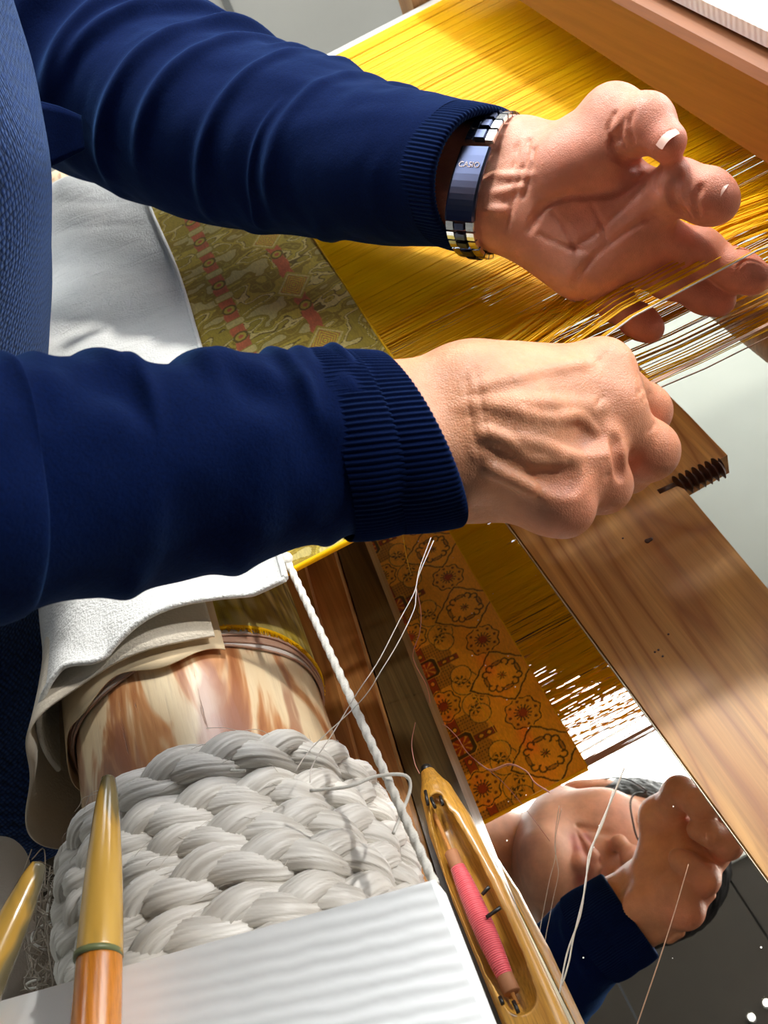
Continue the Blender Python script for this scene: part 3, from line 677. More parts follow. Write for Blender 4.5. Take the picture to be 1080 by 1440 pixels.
# ------------------------------------------------------------------ signed distance sculpting
class SDF:
    def __init__(s, lo, hi, h):
        s.lo = np.asarray(lo, float); s.h = h; s.n = np.ceil((np.asarray(hi) - s.lo) / h).astype(int) + 1
        s.d = np.full(s.n, .05, np.float32); s.ax = [s.lo[i] + h * np.arange(s.n[i]) for i in range(3)]
    def blk(s, lo, hi):
        a = np.clip(np.floor((lo - s.lo) / s.h).astype(int), 0, s.n); b = np.clip(np.ceil((hi - s.lo) / s.h).astype(int) + 1, 0, s.n)
        sl = tuple(slice(a[i], b[i]) for i in range(3))
        return sl, s.ax[0][sl[0]][:, None, None], s.ax[1][sl[1]][None, :, None], s.ax[2][sl[2]][None, None, :]
    def op(s, sl, e, k, sub):
        d = s.d[sl]; e = e.astype(np.float32)
        if d.size == 0: return
        if sub:
            h = np.maximum(k - np.abs(d + e), 0) / k; s.d[sl] = np.maximum(d, -e) + h * h * k * .25
        else:
            h = np.maximum(k - np.abs(d - e), 0) / k; s.d[sl] = np.minimum(d, e) - h * h * k * .25
    def cone(s, a, b, ra, rb=None, k=.004, sub=False):
        a = np.asarray(a, float); b = np.asarray(b, float); rb = ra if rb is None else rb; m = max(ra, rb) + 2 * k + 3 * s.h + .002
        sl, X, Y, Z = s.blk(np.minimum(a, b) - m, np.maximum(a, b) + m); ab = b - a; L = ab @ ab + 1e-12
        t = np.clip(((X - a[0]) * ab[0] + (Y - a[1]) * ab[1] + (Z - a[2]) * ab[2]) / L, 0, 1)
        e = np.sqrt((X - a[0] - t * ab[0]) ** 2 + (Y - a[1] - t * ab[1]) ** 2 + (Z - a[2] - t * ab[2]) ** 2) - (ra + (rb - ra) * t)
        s.op(sl, e, k, sub)
    def chain(s, pts, rs, k=.004, sub=False):
        for i in range(len(pts) - 1): s.cone(pts[i], pts[i + 1], rs[i], rs[i + 1], k, sub)
    def ell(s, c, r, k=.004, sub=False, R=None):
        c = np.asarray(c, float); r = np.asarray(r, float); m = r.max() + 2 * k + 3 * s.h + .002
        sl, X, Y, Z = s.blk(c - m, c + m); D = [X - c[0], Y - c[1], Z - c[2]]
        if R is not None: D = [D[0] * R[i][0] + D[1] * R[i][1] + D[2] * R[i][2] for i in range(3)]
        q = np.sqrt((D[0] / r[0]) ** 2 + (D[1] / r[1]) ** 2 + (D[2] / r[2]) ** 2 + 1e-9); g = np.sqrt((D[0] / r[0] ** 2) ** 2 + (D[1] / r[1] ** 2) ** 2 + (D[2] / r[2] ** 2) ** 2 + 1e-9)
        s.op(sl, q * (q - 1) / g, k, sub)
    def surf(s, smooth=2):
        d = s.d; S = d < 0; nx, ny, nz = s.n - 1
        c = [S[i:i + nx, j:j + ny, k:k + nz] for i in (0, 1) for j in (0, 1) for k in (0, 1)]
        cnt = np.zeros((nx, ny, nz), np.uint8)
        for q in c: cnt += q
        act = (cnt > 0) & (cnt < 8); idx = np.full((nx, ny, nz), -1, np.int32); I = np.argwhere(act); idx[act] = np.arange(len(I))
        acc = np.zeros((len(I), 3)); num = np.zeros(len(I)); D = {}
        for o in [(i, j, k) for i in (0, 1) for j in (0, 1) for k in (0, 1)]: D[o] = d[I[:, 0] + o[0], I[:, 1] + o[1], I[:, 2] + o[2]].astype(float)
        for o in D:
            for a in range(3):
                if o[a] == 0:
                    p = list(o); p[a] = 1; p = tuple(p); u, w = D[o], D[p]; m = (u < 0) != (w < 0); t = np.where(m, u / np.where(m, u - w, 1), 0)
                    q = np.tile(np.array(o, float), (len(I), 1)); q[:, a] = t; acc += q * m[:, None]; num += m
        v = s.lo + s.h * (I + acc / num[:, None]); F = []
        for a in range(3):
            b, cc = (a + 1) % 3, (a + 2) % 3; sh = [slice(None)] * 3
            lo_ = [slice(1, -1)] * 3; lo_[a] = slice(0, -1); hi_ = list(lo_); hi_[a] = slice(1, None)
            A, B = S[tuple(lo_)], S[tuple(hi_)]
            for flip, m in ((False, A & ~B), (True, ~A & B)):
                E = np.argwhere(m); E = E + np.array([0 if i == a else 1 for i in range(3)])
                if not len(E): continue
                def g(db, dc): q = E.copy(); q[:, b] -= db; q[:, cc] -= dc; return idx[q[:, 0], q[:, 1], q[:, 2]]
                f = np.stack([g(1, 1), g(0, 1), g(0, 0), g(1, 0)], -1); F.append(f[:, ::-1] if flip else f)
        f = np.vstack(F); f = f[(f >= 0).all(1)]
        ed = np.vstack([f[:, [0, 1]], f[:, [1, 2]], f[:, [2, 3]], f[:, [3, 0]]])
        for it in range(smooth):
            acc = np.zeros_like(v); n = np.zeros(len(v))
            for k in range(3):
                acc[:, k] = np.bincount(ed[:, 0], v[ed[:, 1], k], len(v)) + np.bincount(ed[:, 1], v[ed[:, 0], k], len(v))
            n = np.bincount(ed[:, 0], minlength=len(v)) + np.bincount(ed[:, 1], minlength=len(v)); v = v + .5 * (acc / np.maximum(n, 1)[:, None] - v)
        return v, f
def hit(s, u, v, lift=0.0):
    """first surface point of a sculpt on the line through a photograph point; lift along the surface normal"""
    d = nrm(P(u, v, 1) - CAM); t = np.arange(.2, .8, .0003); p = CAM + t[:, None] * d; i = np.round((p - s.lo) / s.h).astype(int)
    ok = ((i >= 1) & (i < s.n - 1)).all(1); p, i = p[ok], i[ok]; w = np.where(s.d[i[:, 0], i[:, 1], i[:, 2]] < 0)[0]
    if not len(w): return None
    k = i[w[0]]; g = np.array([s.d[tuple(k + e)] - s.d[tuple(k - e)] for e in np.eye(3, dtype=int)])
    return p[w[0]] + nrm(g) * lift
def stroke(s, px, r, k, lift, sub, n=14):
    pts = [hit(s, u, v, lift) for u, v in catmull(np.array([(a, b, 0.) for a, b in px]), n)[:, :2]]; pts = [p for p in pts if p is not None]
    if np.ndim(r) == 0: r = [r] * len(pts)
    else: r = np.interp(np.linspace(0, 1, max(len(pts), 2)), np.linspace(0, 1, len(r)), r)
    if len(pts) > 1: s.chain(pts, r, k, sub)
def lerp(a, b, t): return np.asarray(a) * (1 - t) + np.asarray(b) * t
def paint(v, base, spots):
    """skin colour: base plus gaussian tints (point, radius, colour, weight)"""
    col = np.tile(np.asarray(base[:3], float), (len(v), 1))
    for p, r, c, w in spots:
        g = (w * np.exp(-((v - p) ** 2).sum(1) / (r * r)))[:, None]; col = col * (1 - g) + np.asarray(c[:3]) * g
    return col
BODY = []                                  # (verts, faces, colours) of the one body mesh
DORSUM = srgb(198, 140, 105); PALM = srgb(216, 148, 122); RED = srgb(206, 112, 92); PALE = srgb(226, 176, 146)
NAILS = []
def nailpatch(tip, d, up, w, l):
    """curved nail plate: tip point, finger direction, nail normal"""
    d = nrm(d); up = nrm(up - d * (up @ d)); sd = np.cross(d, up); v = []
    for i in range(9):
        for j in range(9):
            a = (j - 4) / 4; b = i / 8; ww = w * (1 - .22 * (1 - b) ** 2 - .12 * b ** 6); x = a * ww
            v.append(tip - d * l * (1 - b) + sd * x + up * (-.38 * x * x / w - .0006 * (1 - b) ** 2 - .0003 * b * b))
    NAILS.append(mesh('fingernail', np.array(v), gridfaces(9, 9, False)))

# ---- near right hand: closed, knuckles up -------------------------------------------------
HR = dict(wT=P(618, 578, .350), wB=P(640, 642, .340), im=P(842, 516, .370), mm=P(856, 574, .364), rm=P(826, 646, .354), pm=P(776, 698, .344))
H = SDF((-.02, .165, -.02), (.165, .345, .135), .00085)
fa = P(470, 610, .341); fb = P(480, 650, .335)
H.cone(fa, HR['wT'], .026, .0205, .01); H.cone(fb, HR['wB'], .026, .0195, .012)
cb = {k: lerp(HR['wT'], HR['wB'], t) + V(.016, 0, -.002) for k, t in zip('imrp', (-.10, .22, .58, .9))}
mc = {}
for k, r in zip('imrp', (.0122, .0120, .0112, .0102)):
    mc[k] = HR[k + 'm'] - V(0, 0, .0030)
    H.cone(cb[k], mc[k], .0158, r, .016)
for k in 'imr':
    H.cone(cb[k] + V(.012, 0, -.010), mc[k] + V(-.014, 0, -.010), .0125, .011, .014)    # palm side flesh
for a, b in ('im', 'mr', 'rp'): H.cone(lerp(cb[a], cb[b], .5), lerp(mc[a], mc[b], .5) + V(-.010, 0, -.0004), .0152, .0112, .014)
for k, r in zip('imrp', (.0100, .0104, .0094, .0086)): H.ell(HR[k + 'm'] + V(.001, 0, -.0012), (r * 1.05, r, r * .95), .010)
fg = {}
fg['i'] = [mc['i'], P(905, 578, .392), P(884, 636, .404), P(868, 650, .405)]
fg['m'] = [mc['m'], P(912, 634, .376), P(884, 662, .388), P(856, 656, .392)]
fg['r'] = [mc['r'], P(848, 682, .362), P(822, 692, .374), P(800, 684, .380)]
fg['p'] = [mc['p'], P(796, 716, .347), P(776, 712, .360), P(760, 702, .366)]
for k, r in zip('imrp', ((.0112, .0104, .0088, .0074), (.0114, .0110, .0090, .0076), (.0104, .0100, .0084, .0072), (.0094, .0088, .0076, .0066))):
    H.chain(fg[k], r, .004)
    H.ell(fg[k][1], (r[1] * 1.05,) * 3, .004)
th = [lerp(cb['i'], HR['wT'], .3) + V(.008, -.002, -.014), P(742, 548, .396), P(820, 588, .412), P(862, 640, .411)]
H.chain(th, (.0155, .0128, .0108, .0082), .010)
H.ell(lerp(HR['wT'], mc['i'], .45) + V(.005, -.002, -.018), (.028, .014, .012), .014)
H.ell(lerp(HR['wB'], mc['p'], .5) + V(.0, .010, -.010), (.026, .012, .012), .014)
H.ell(lerp(HR['wT'], HR['wB'], .8) + V(-.012, .0, .013), (.009, .008, .006), .010)
# valleys between the knuckles, tendons, veins, wrist creases: laid along the skin
for px in ([(790, 620), (820, 612), (850, 612)], [(745, 672), (775, 672), (806, 674)]):
    stroke(H, px, (.0035, .0055, .0050), .0055, .0062, True)
stroke(H, [(648, 572), (700, 566), (770, 566), (846, 572)], (.0014, .0020, .0022, .0024), .0035, -.0027, False)
stroke(H, [(668, 546), (740, 524), (826, 508)], (.0014, .0018, .0020), .0035, -.0022, False)
stroke(H, [(675, 612), (740, 622), (812, 642)], (.0012, .0017, .0018), .0035, -.0020, False)
stroke(H, [(672, 640), (710, 668), (764, 694)], (.0010, .0014, .0016), .0035, -.0018, False)
stroke(H, [(700, 574), (770, 588), (812, 586), (836, 606)], .0011, .003, -.0010, False)
stroke(H, [(684, 604), (712, 622), (748, 646), (790, 652)], .0011, .003, -.0010, False)
stroke(H, [(690, 660), (728, 678), (750, 690)], .0010, .0035, .0, False)
for px in ([(655, 525), (662, 590), (676, 650)], [(668, 516), (676, 560), (684, 610)]): stroke(H, px, .0004, .0010, .0003, True)
for c, w in (((908, 560), 12), ((916, 602), 12), ((902, 548), 10), ((856, 668), 9), ((842, 566), 10), ((846, 504), 10)):
    stroke(H, [(c[0] - w * .5, c[1] + w * .6), (c[0], c[1]), (c[0] + w * .5, c[1] - w * .6)], .0005, .0013, .0004, True, 6)
stroke(H, [(868, 618), (872, 645), (874, 668)], .0018, .003, .0004, True)
pk = fg['r'][2] + V(-.012, .006, -.008)
for a in np.linspace(0, 2 * np.pi, 7)[:-1]:
    H.cone(pk + V(0, 0, -.004), pk + V(.02 * math.cos(a), .018 * math.sin(a), -.004), .0016, .0004, .002, True)
v, f = H.surf(2)
sp = [(HR[k + 'm'], .012, RED, .42) for k in 'imrp'] + [(fg[k][1], .013, RED, .5) for k in 'imrp'] + [(lerp(HR['wT'], HR['wB'], .5), .03, srgb(198, 146, 106), .4)]
BODY.append((v, f, paint(v, DORSUM, sp)))

# ---- far left hand: palm turned up, threads over the lower fingers -----------------------
dz = .018
Q = lambda u, v, Z: P(u, v, Z + dz)
L = SDF((.06, .30, -.03), (.265, .50, .145), .00085)
wU, wL = Q(716, 222, .482), Q(690, 300, .478)
fU, fL = Q(575, 226, .520), Q(565, 256, .518)
L.cone(fU, wU, .0215, .0185, .01); L.cone(fL, wL, .0215, .0185, .012)
lm = dict(i=Q(908, 280, .452), m=Q(893, 322, .462), r=Q(862, 362, .470), p=Q(822, 392, .474))
lc = {k: lerp(wU, wL, t) + (Q(742, 260, .482) - Q(716, 260, .482)) for k, t in zip('imrp', (-.05, .3, .62, .95))}
for k, r in zip('imrp', (.0125, .0122, .0116, .0108)):
    L.cone(lc[k], lm[k], .0150, r, .014)
lf = dict(i=[lm['i'], Q(954, 264, .436), Q(990, 274, .431), Q(1008, 284, .430)],
          m=[lm['m'], Q(985, 352, .462), Q(1032, 378, .459), Q(1060, 391, .458)],
          r=[lm['r'], Q(940, 392, .474), Q(988, 413, .473), Q(1013, 423, .472)],
          p=[lm['p'], Q(868, 428, .480), Q(896, 450, .479), Q(915, 463, .478)])
for k, r in zip('imrp', ((.0122, .0124, .0118, .0104), (.0112, .0102, .0094, .0084), (.0106, .0096, .0088, .0078), (.0096, .0086, .0080, .0070))):
    L.chain(lf[k], r, .004)
    p = lf[k]
    for i in (1, 2):                       # joint bulges, fingertip pad
        L.ell(p[i], (r[i] * 1.04,) * 3, .004)
    L.ell(lerp(p[2], p[3], .55), (r[3] * 1.12,) * 3, .005)
# thumb
tj = [Q(768, 238, .478), Q(862, 167, .446), Q(908, 172, .430), Q(938, 199, .420)]
L.chain(tj, (.0175, .0140, .0116, .0092), .008)
L.ell(tj[1] + V(0, 0, .001), (.0148,) * 3, .006); L.ell(tj[2], (.0122, .0122, .0122), .005)
# thenar, hypothenar, finger root pads
nf = -FW                                    # towards the photographer, roughly the palm normal
L.cone(Q(765, 255, .470), Q(845, 215, .446), .0185, .0155, .012)
L.ell(Q(800, 240, .458), (.021, .017, .019), .012)
L.cone(Q(735, 318, .474), Q(805, 378, .468), .0150, .0125, .012)
L.cone(Q(872, 236, .458), Q(898, 264, .456), .0075, .0090, .010)       # web thumb to index
L.cone(lerp(lm['i'], lm['m'], .4) + nf * .004, lerp(lm['r'], lm['p'], .6) + nf * .004, .0100, .0090, .010)
L.cone(lerp(lc['i'], lc['m'], .5) + nf * .002, lerp(lm['m'], lm['r'], .3) + nf * .001, .0150, .0120, .016)
for a, b in ('im', 'mr', 'rp'): L.cone(lerp(lc[a], lc[b], .5) + nf * .0025, lerp(lm[a], lm[b], .5) + nf * .0015, .0145, .0112, .014)
def cr(px, r=.0008, k=.0020, lift=.0005): stroke(L, px, r, k, lift, True)
cr([(900, 246), (872, 268), (832, 274), (792, 278), (764, 292), (744, 322)], .0012, .003)
cr([(908, 262), (872, 296), (838, 328), (800, 352)], .0009)
cr([(920, 300), (880, 326), (845, 352), (818, 382), (806, 402)], .0010)
cr([(778, 300), (800, 330), (812, 358)], .0006); cr([(832, 286), (846, 314), (852, 338)], .0005); cr([(760, 330), (790, 345), (822, 352)], .0005)
cr([(744, 198), (735, 240), (720, 285), (712, 325)], .0008); cr([(752, 206), (745, 246), (736, 276)], .0006); cr([(728, 200), (722, 240), (710, 290)], .0005)
cr([(870, 186), (862, 206), (878, 226), (896, 232)], .0011, .003)
for px in ([(878, 168), (872, 190), (880, 208)], [(866, 158), (856, 180), (862, 200)], [(890, 158), (886, 176), (892, 200)]): cr(px, .0006, .0016)
cr([(952, 246), (946, 266), (950, 288), (966, 306)], .0014, .003); cr([(986, 262), (978, 280), (982, 304)], .0009, .0022)
cr([(928, 238), (922, 256), (926, 272)], .0006)
for px in ([(690, 245), (722, 248), (748, 246)], [(690, 272), (715, 268), (735, 262)], [(686, 296), (712, 296)]): stroke(L, px, (.0008, .0013, .0008), .003, -.0015, False)
v, f = L.surf(2)
sp = [(lf[k][3], .013, RED, .55) for k in 'imrp'] + [(tj[3], .013, RED, .5), (Q(838, 300, .45), .02, RED, .2), (Q(800, 235, .45), .022, srgb(206, 128, 104), .35), (Q(805, 380, .46), .016, PALE, .3), (lerp(wU, wL, .5), .03, PALE, .6)]
BODY.append((v, f, paint(v, PALM, sp)))
d = nrm(tj[3] - tj[2]); up_ = nrm(RT * .50 + UP * .50 - FW * .72)
n0_ = hit(L, 935, 190); n1_ = hit(L, 935, 190, .01); up_ = nrm(n1_ - n0_); nailpatch(n0_ + d * .0040 + up_ * .0006, d, up_, .0056, .0100)
d = nrm(lf['i'][3] - lf['i'][2]); n0_ = hit(L, 1012, 262); up_ = nrm(hit(L, 1012, 262, .01) - n0_); nailpatch(n0_ + d * .003 + up_ * .0003, d, up_, .0055, .0095)

# ---- head, bent over the work (only the mirror shows it) ---------------------------------
mouth = V(.022, .408, .335)
hf = nrm(V(0, -.38, -.925) + .52 * V(.90, -.33, .13)); hu = V(.90, -.33, .13); hu = nrm(hu - hf * (hu @ hf)); hl = np.cross(hu, hf)     # forward, crown, her left
HS = 1.16
hc = mouth - hf * .094 * HS + hu * .072 * HS
def hp(l, f_, u): return hc + (hl * l + hf * f_ + hu * u) * HS
HRt = np.array([hl, hf, hu])
def hell(S, c, r, k=.004, sub=False): S.ell(hp(*c), np.array(r) * HS, k, sub, HRt)
def hcone(S, a, b, ra, rb, k=.004, sub=False): S.cone(hp(*a), hp(*b), ra * HS, rb * HS, k, sub)
E_ = SDF(hc - .19, hc + .17, .0018)
hell(E_, (0, -.012, .030), (.074, .096, .090), .01)
hell(E_, (0, .036, -.045), (.060, .052, .074), .03)
hcone(E_, (-.052, .010, -.055), (-.014, .072, -.104), .024, .020, .03); hcone(E_, (.052, .010, -.055), (.014, .072, -.104), .024, .020, .03)
hell(E_, (0, .078, -.104), (.020, .016, .017), .014)
for s_ in (-1, 1):
    hell(E_, (s_ * .038, .056, -.030), (.027, .027, .030), .03)
    hcone(E_, (s_ * .008, .086, .022), (s_ * .048, .066, .022), .0105, .0085, .012)
    hell(E_, (s_ * .033, .094, .000), (.019, .016, .013), .010, True)
    hell(E_, (s_ * .032, .072, .000), (.0135, .0125, .0125), .003)
    hcone(E_, (s_ * .020, .0852, -.0025), (s_ * .044, .0795, -.0025), .0010, .0010, .0018, True)
    hell(E_, (s_ * .014, .098, -.041), (.0085, .0100, .0080), .006)
    hell(E_, (s_ * .0068, .101, -.0505), (.0036, .0052, .0042), .0025, True)
    hell(E_, (s_ * .076, -.006, -.006), (.008, .018, .031), .005); hell(E_, (s_ * .084, -.004, -.004), (.005, .009, .017), .004, True)
    hcone(E_, (s_ * .022, .092, -.040), (s_ * .031, .078, -.070), .0016, .0012, .006, True)
hcone(E_, (0, .085, .016), (0, .110, -.034), .0085, .0105, .010); hell(E_, (0, .110, -.038), (.0110, .0105, .0100), .006)
for s_ in (-1, 1):
    hcone(E_, (s_ * .025, .0780, -.0735), (s_ * .004, .0935, -.0670), .0048, .0072, .003)
    hcone(E_, (s_ * .024, .0770, -.0760), (0, .0915, -.0815), .0050, .0088, .003)
    hcone(E_, (s_ * .026, .0830, -.0745), (0, .1010, -.0735), .0013, .0018, .002, True)
hcone(E_, (0, .098, -.050), (0, .098, -.062), .0018, .0024, .003, True)
hcone(E_, (0, -.022, -.07), (0, -.075, -.17), .054, .058, .02)
v, f = E_.surf(3)
lips = [(hp(s_ * t * .022, .092 - .012 * t * t, z), .0075, srgb(158, 62, 62), 1.0) for s_ in (-1, 1) for t in (0, .5, .9) for z in (-.067, -.0805)]
BODY.append((v, f, paint(v, srgb(204, 150, 120), lips + [(hp(s_ * .04, .08, -.03), .03, srgb(206, 132, 110), .35) for s_ in (-1, 1)] + [(hp(0, .115, -.038), .016, srgb(206, 132, 110), .4)])))
# inner trunk that joins head and arms under the clothes
T3 = SDF((-.52, .30, -.36), (.16, .86, .42), .010)
neckb = hp(0, -.075, -.17); shR = V(-.16, .365, .235); shL = P(40, 40, .735)
T3.cone(hp(0, -.022, -.07), lerp(neckb, V(-.15, .56, .2), .45), .052, .060, .02)
T3.chain([V(-.37, .60, -.22), V(-.33, .60, -.05), V(-.20, .575, .17)], (.09, .085, .085), .04); T3.cone(shR + V(-.05, .10, -.02), lerp(shL, V(-.22, .575, .17), .65), .04, .04, .03)
T3.chain([lerp(shR, V(-.2, .5, .2), .3), V(-.20, .345, .19), P(-240, 690, .26), P(20, 684, .28), P(180, 668, .302), fa], (.04, .036, .032, .028, .026, .025), .02); T3.chain([lerp(shL, V(-.2, .575, .17), .1), shL, P(115, 90, .705), P(225, 146, .665), P(320, 186, .625), P(430, 212, .585), P(520, 230, .55), lerp(fU, fL, .5)], (.03, .03, .034, .034, .033, .030, .026, .021), .02)
v, f = T3.surf(1); BODY.append((v, f, paint(v, DORSUM, [])))

person = thing('person', 'weaver in dark blue jacket leaning over the loom, sorting threads with both hands', 'person', (-.38, .6, FZ))
o_ = 0; F_ = []
for b in BODY: F_.append(b[1] + o_); o_ += len(b[0])
me = mesh('body', np.vstack([b[0] for b in BODY]), np.vstack(F_)); colattr(me, np.vstack([b[2] for b in BODY]))
body = part('body', me, SKIN, person)
for m_ in NAILS: part('fingernail', m_, NAIL, body, True)
# eyes
for s_ in (-1, 1):
    e = part('eye', mesh('eye', *sph(hp(s_ * .032, .0722, -.0012), .0122 * HS, 12, 18)), m_plain('eye_white', srgb(226, 220, 214), .15), body)
    part('iris', mesh('iris', *sph(hp(s_ * .032, .0794, -.0022), .0055 * HS, 8, 12)), m_plain('dark_iris', srgb(30, 20, 16), .1), body)
# hair: short black cap with ragged front
G_ = SDF(hc - .16, hc + .17, .0025)
hell(G_, (0, -.018, .036), (.083, .102, .094), .01); hell(G_, (0, .082, -.018), (.085, .060, .070), .012, True); hell(G_, (0, .02, -.09), (.12, .075, .060), .01, True)
for s_ in (-1, 1): hell(G_, (s_ * .085, -.004, -.012), (.02, .022, .03), .006, True)
v, f = G_.surf(1); v = v + nrm(V(0, 0, 1)) * 0
v = v + (v - hc) * (.03 * (vnoise(v[:, 0] * 260 + v[:, 2] * 120, v[:, 1] * 130, 3) - .4))[:, None]
part('hair', mesh('hair', v, f), HAIR, person, True, 'short black hair')
for s_ in (-1, 1):
    part('eyebrow', tubemesh('eyebrow', [hp(s_ * x, y, z) for x, y, z in ((.012, .0955, .021), (.024, .091, .027), (.038, .083, .027), (.050, .072, .021))], [.0022, .0034, .003, .001], 8), HAIR, body)
# glasses, worn but a thing of their own
gl = thing('eyeglasses', 'thin dark wire framed eyeglasses worn by the weaver, reflected in mirror', 'glasses', hp(0, .1, 0))
WIRE = m_plain('dark_wire', srgb(40, 40, 42), .25)
LENS = NT('lens_glass').set(col=(1, 1, 1, 1), rough=.0, trans=1.0)
for s_ in (-1, 1):
    c = V(s_ * .033, .098, -.004); an = np.linspace(0, 2 * np.pi, 40)
    ring = np.array([hp(c[0] + .0255 * np.sign(math.cos(a)) * abs(math.cos(a)) ** .75, c[1] - .006 * abs(math.cos(a)) * (1 if s_ * math.cos(a) > 0 else .1), c[2] + .0195 * np.sign(math.sin(a)) * abs(math.sin(a)) ** .75) for a in an])
    part('rim', tubemesh('rim', ring, .0011, 8), WIRE, gl)
    vv, ff = joinvf([(np.vstack([ring, ring.mean(0)[None]]), [[i, i + 1, 40] for i in range(39)])])
    part('temple', tubemesh('temple', catmull([hp(s_ * .0585, .092, .002), hp(s_ * .076, .05, .004), hp(s_ * .082, -.002, .006), hp(s_ * .081, -.02, -.012)], 16), .0011, 8), WIRE, gl)
part('bridge', tubemesh('bridge', catmull([hp(-.0085, .099, -.001), hp(0, .1045, .004), hp(.0085, .099, -.001)], 10), .0012, 8), WIRE, gl)

# ---- clothing ---------------------------------------------------------------------------------
def sleeve(name, pts, nu, nv, fold, endfade=.9):
    """pts: (u, v, Z, radius m); frames start facing the photographer"""
    ctr = catmull([p[0] if len(p) == 2 else P(*p[:3]) for p in pts], nu); rad = catmull([(p[-1], 0, 0) for p in pts], nu)[:, 0]
    T = np.gradient(ctr, axis=0); T /= np.linalg.norm(T, axis=1)[:, None]; N = -FW[None] - T * (T @ -FW)[:, None]; N /= np.linalg.norm(N, axis=1)[:, None]; B = np.cross(T, N)
    a = np.linspace(0, 2 * np.pi, nv, endpoint=False); t = np.linspace(0, 1, nu)
    TT, AA = np.meshgrid(t, a, indexing='ij'); R_ = rad[:, None] + fold(TT, AA) * sm(1.0, endfade, TT)
    v = ctr[:, None] + R_[..., None] * (np.cos(AA)[..., None] * N[:, None] + np.sin(AA)[..., None] * B[:, None])
    return v.reshape(-1, 3), gridfaces(nu, nv)[:, ::-1].copy(), (ctr, rad, T, N, B)
def ridge(TT, AA, t1, a1, t2, a2, h, w):
    """a fold: ridge of height h and half width w (in t) running from (t1,a1) to (t2,a2); angles in degrees, -90 is the upper side"""
    a = (np.degrees(AA) + 180) % 360 - 180; s = np.clip((a - a1) / (a2 - a1), -.35, 1.35); tc = t1 + (t2 - t1) * s
    fade = sm(-.3, .1, (a - a1) / (a2 - a1)) * sm(1.3, .9, (a - a1) / (a2 - a1)); return h * fade * np.exp(-((TT - tc) / w) ** 2)
def foldL(TT, AA):
    h = np.zeros_like(TT)
    for q in ((.385, -135, .325, -5, .013, .024), (.432, -135, .385, -40, -.012, .014), (.462, -125, .385, 20, .0085, .015), (.515, -120, .415, 10, .0070, .012), (.548, -120, .47, -40, .0060, .011), (.565, -60, .46, 75, .0050, .013),
              (.615, -125, .555, -50, .0052, .012), (.655, -120, .555, 35, .0042, .011), (.70, -122, .665, -62, .0048, .010), (.735, -110, .62, 85, .0030, .010), (.775, -120, .745, -70, .0038, .010), (.83, -115, .75, 60, .0024, .011), (.87, -120, .85, -60, .0034, .009),
              (.27, -80, .24, 0, .004, .03), (.17, -90, .20, 20, .005, .03), (.70, 80, .62, 130, .0035, .028), (.82, 80, .76, 130, .003, .02), (.33, 40, .45, 120, .004, .04), (.745, 10, .705, 90, .0018, .0045)): h += ridge(TT, AA, *q)
    return h + .0052 * (vnoise(TT * 11 + 3, np.cos(AA) * 1.7 + np.sin(AA) * 2.2 + 9 + TT * 6, 5) - .5) + .0016 * (vnoise(TT * 34, np.cos(AA) * 3 + np.sin(AA) * 4 + 9 + TT * 14, 6) - .5)
def foldR(TT, AA):
    TT = (TT - .25) / .75; h = np.zeros_like(TT)
    for i, t in enumerate((.30, .385, .455, .53, .60, .675, .75, .82, .89)):
        h += ridge(TT, AA, t, -125, t + (-.03 if i % 2 else .02), -30 - 14 * (i % 3), (.0030, .0022, .0034, .0026)[i % 4], .018 + .004 * (i % 3))
    for t in (.45, .62, .8): h += ridge(TT, AA, t, 70, t + .06, 150, .0022, .03)
    return h + .0040 * (vnoise(TT * 9, np.cos(AA) * 1.6 + np.sin(AA) * 1.9 + 7 - TT * 5, 25) - .5) + .0020 * (vnoise(TT * 17, np.cos(AA) * 2 + np.sin(AA) * 2.6 + 5 + TT * 5, 15) - .5)
def cuff(name, ctr, T, N, B, prof, nv, ribs, amp, tilt, par, mat_):
    """ribbed band: prof rows (along axis, radius); tilt slants the band ends"""
    a = np.linspace(0, 2 * np.pi, nv, endpoint=False); rows = []
    for s_, r in prof:
        rr = r + amp * (.5 + .5 * np.cos(a * ribs)) + .0006 * np.sin(3 * a + s_ * 90)
        sh = s_ + tilt(a)
        rows.append(ctr + sh[:, None] * T + rr[:, None] * (np.cos(a)[:, None] * N + np.sin(a)[:, None] * B))
    v = np.array(rows).reshape(-1, 3); part(name, mesh(name, v, gridfaces(len(prof), nv)[:, ::-1].copy()), mat_, par, True)
def round_prof(s0, s1, r, th, n=8, inner=.02):
    """outer band from s0 to s1, rolled rim, then back inside"""
    out = [(s, r + .0008 * math.sin((s - s0) / (s1 - s0) * math.pi)) for s in np.linspace(s0, s1, 12)]
    for q in np.linspace(0, math.pi, n)[1:]: out.append((s1 + th * .5 * math.sin(q), r - th * .5 + th * .5 * math.cos(q)))
    out += [(s, r - th) for s in np.linspace(s1 - .003, s1 - inner, 5)]; return out
# far left sleeve
SLp = [(-110, -90, .79, .085), (0, 10, .745, .085), (115, 90, .705, .080), (225, 146, .665, .068), (320, 186, .625, .061), (430, 212, .585, .053), (540, 232, .545, .0445), (640, 247, .512, .0385)]
v, f, fr = sleeve('sleeve', SLp, 300, 200, foldL); sl = part('sleeve', mesh('sleeve', v, f), FLEECE, person, True, 'smooth navy fleece sleeve with bunched folds')
ctr, rad, T, N, B = fr; n = len(ctr) - 1
tl = lambda a: -.006 * np.cos(a) - .004 * np.sin(a)
Tn = nrm(P(700, 258, .492) - ctr[n - 12])
cuff('cuff', ctr[n] - Tn * .004, Tn, N[n], B[n], round_prof(-.006, .0245, .0375, .0046), 1040, 104, .0007, tl, sl, KNIT)
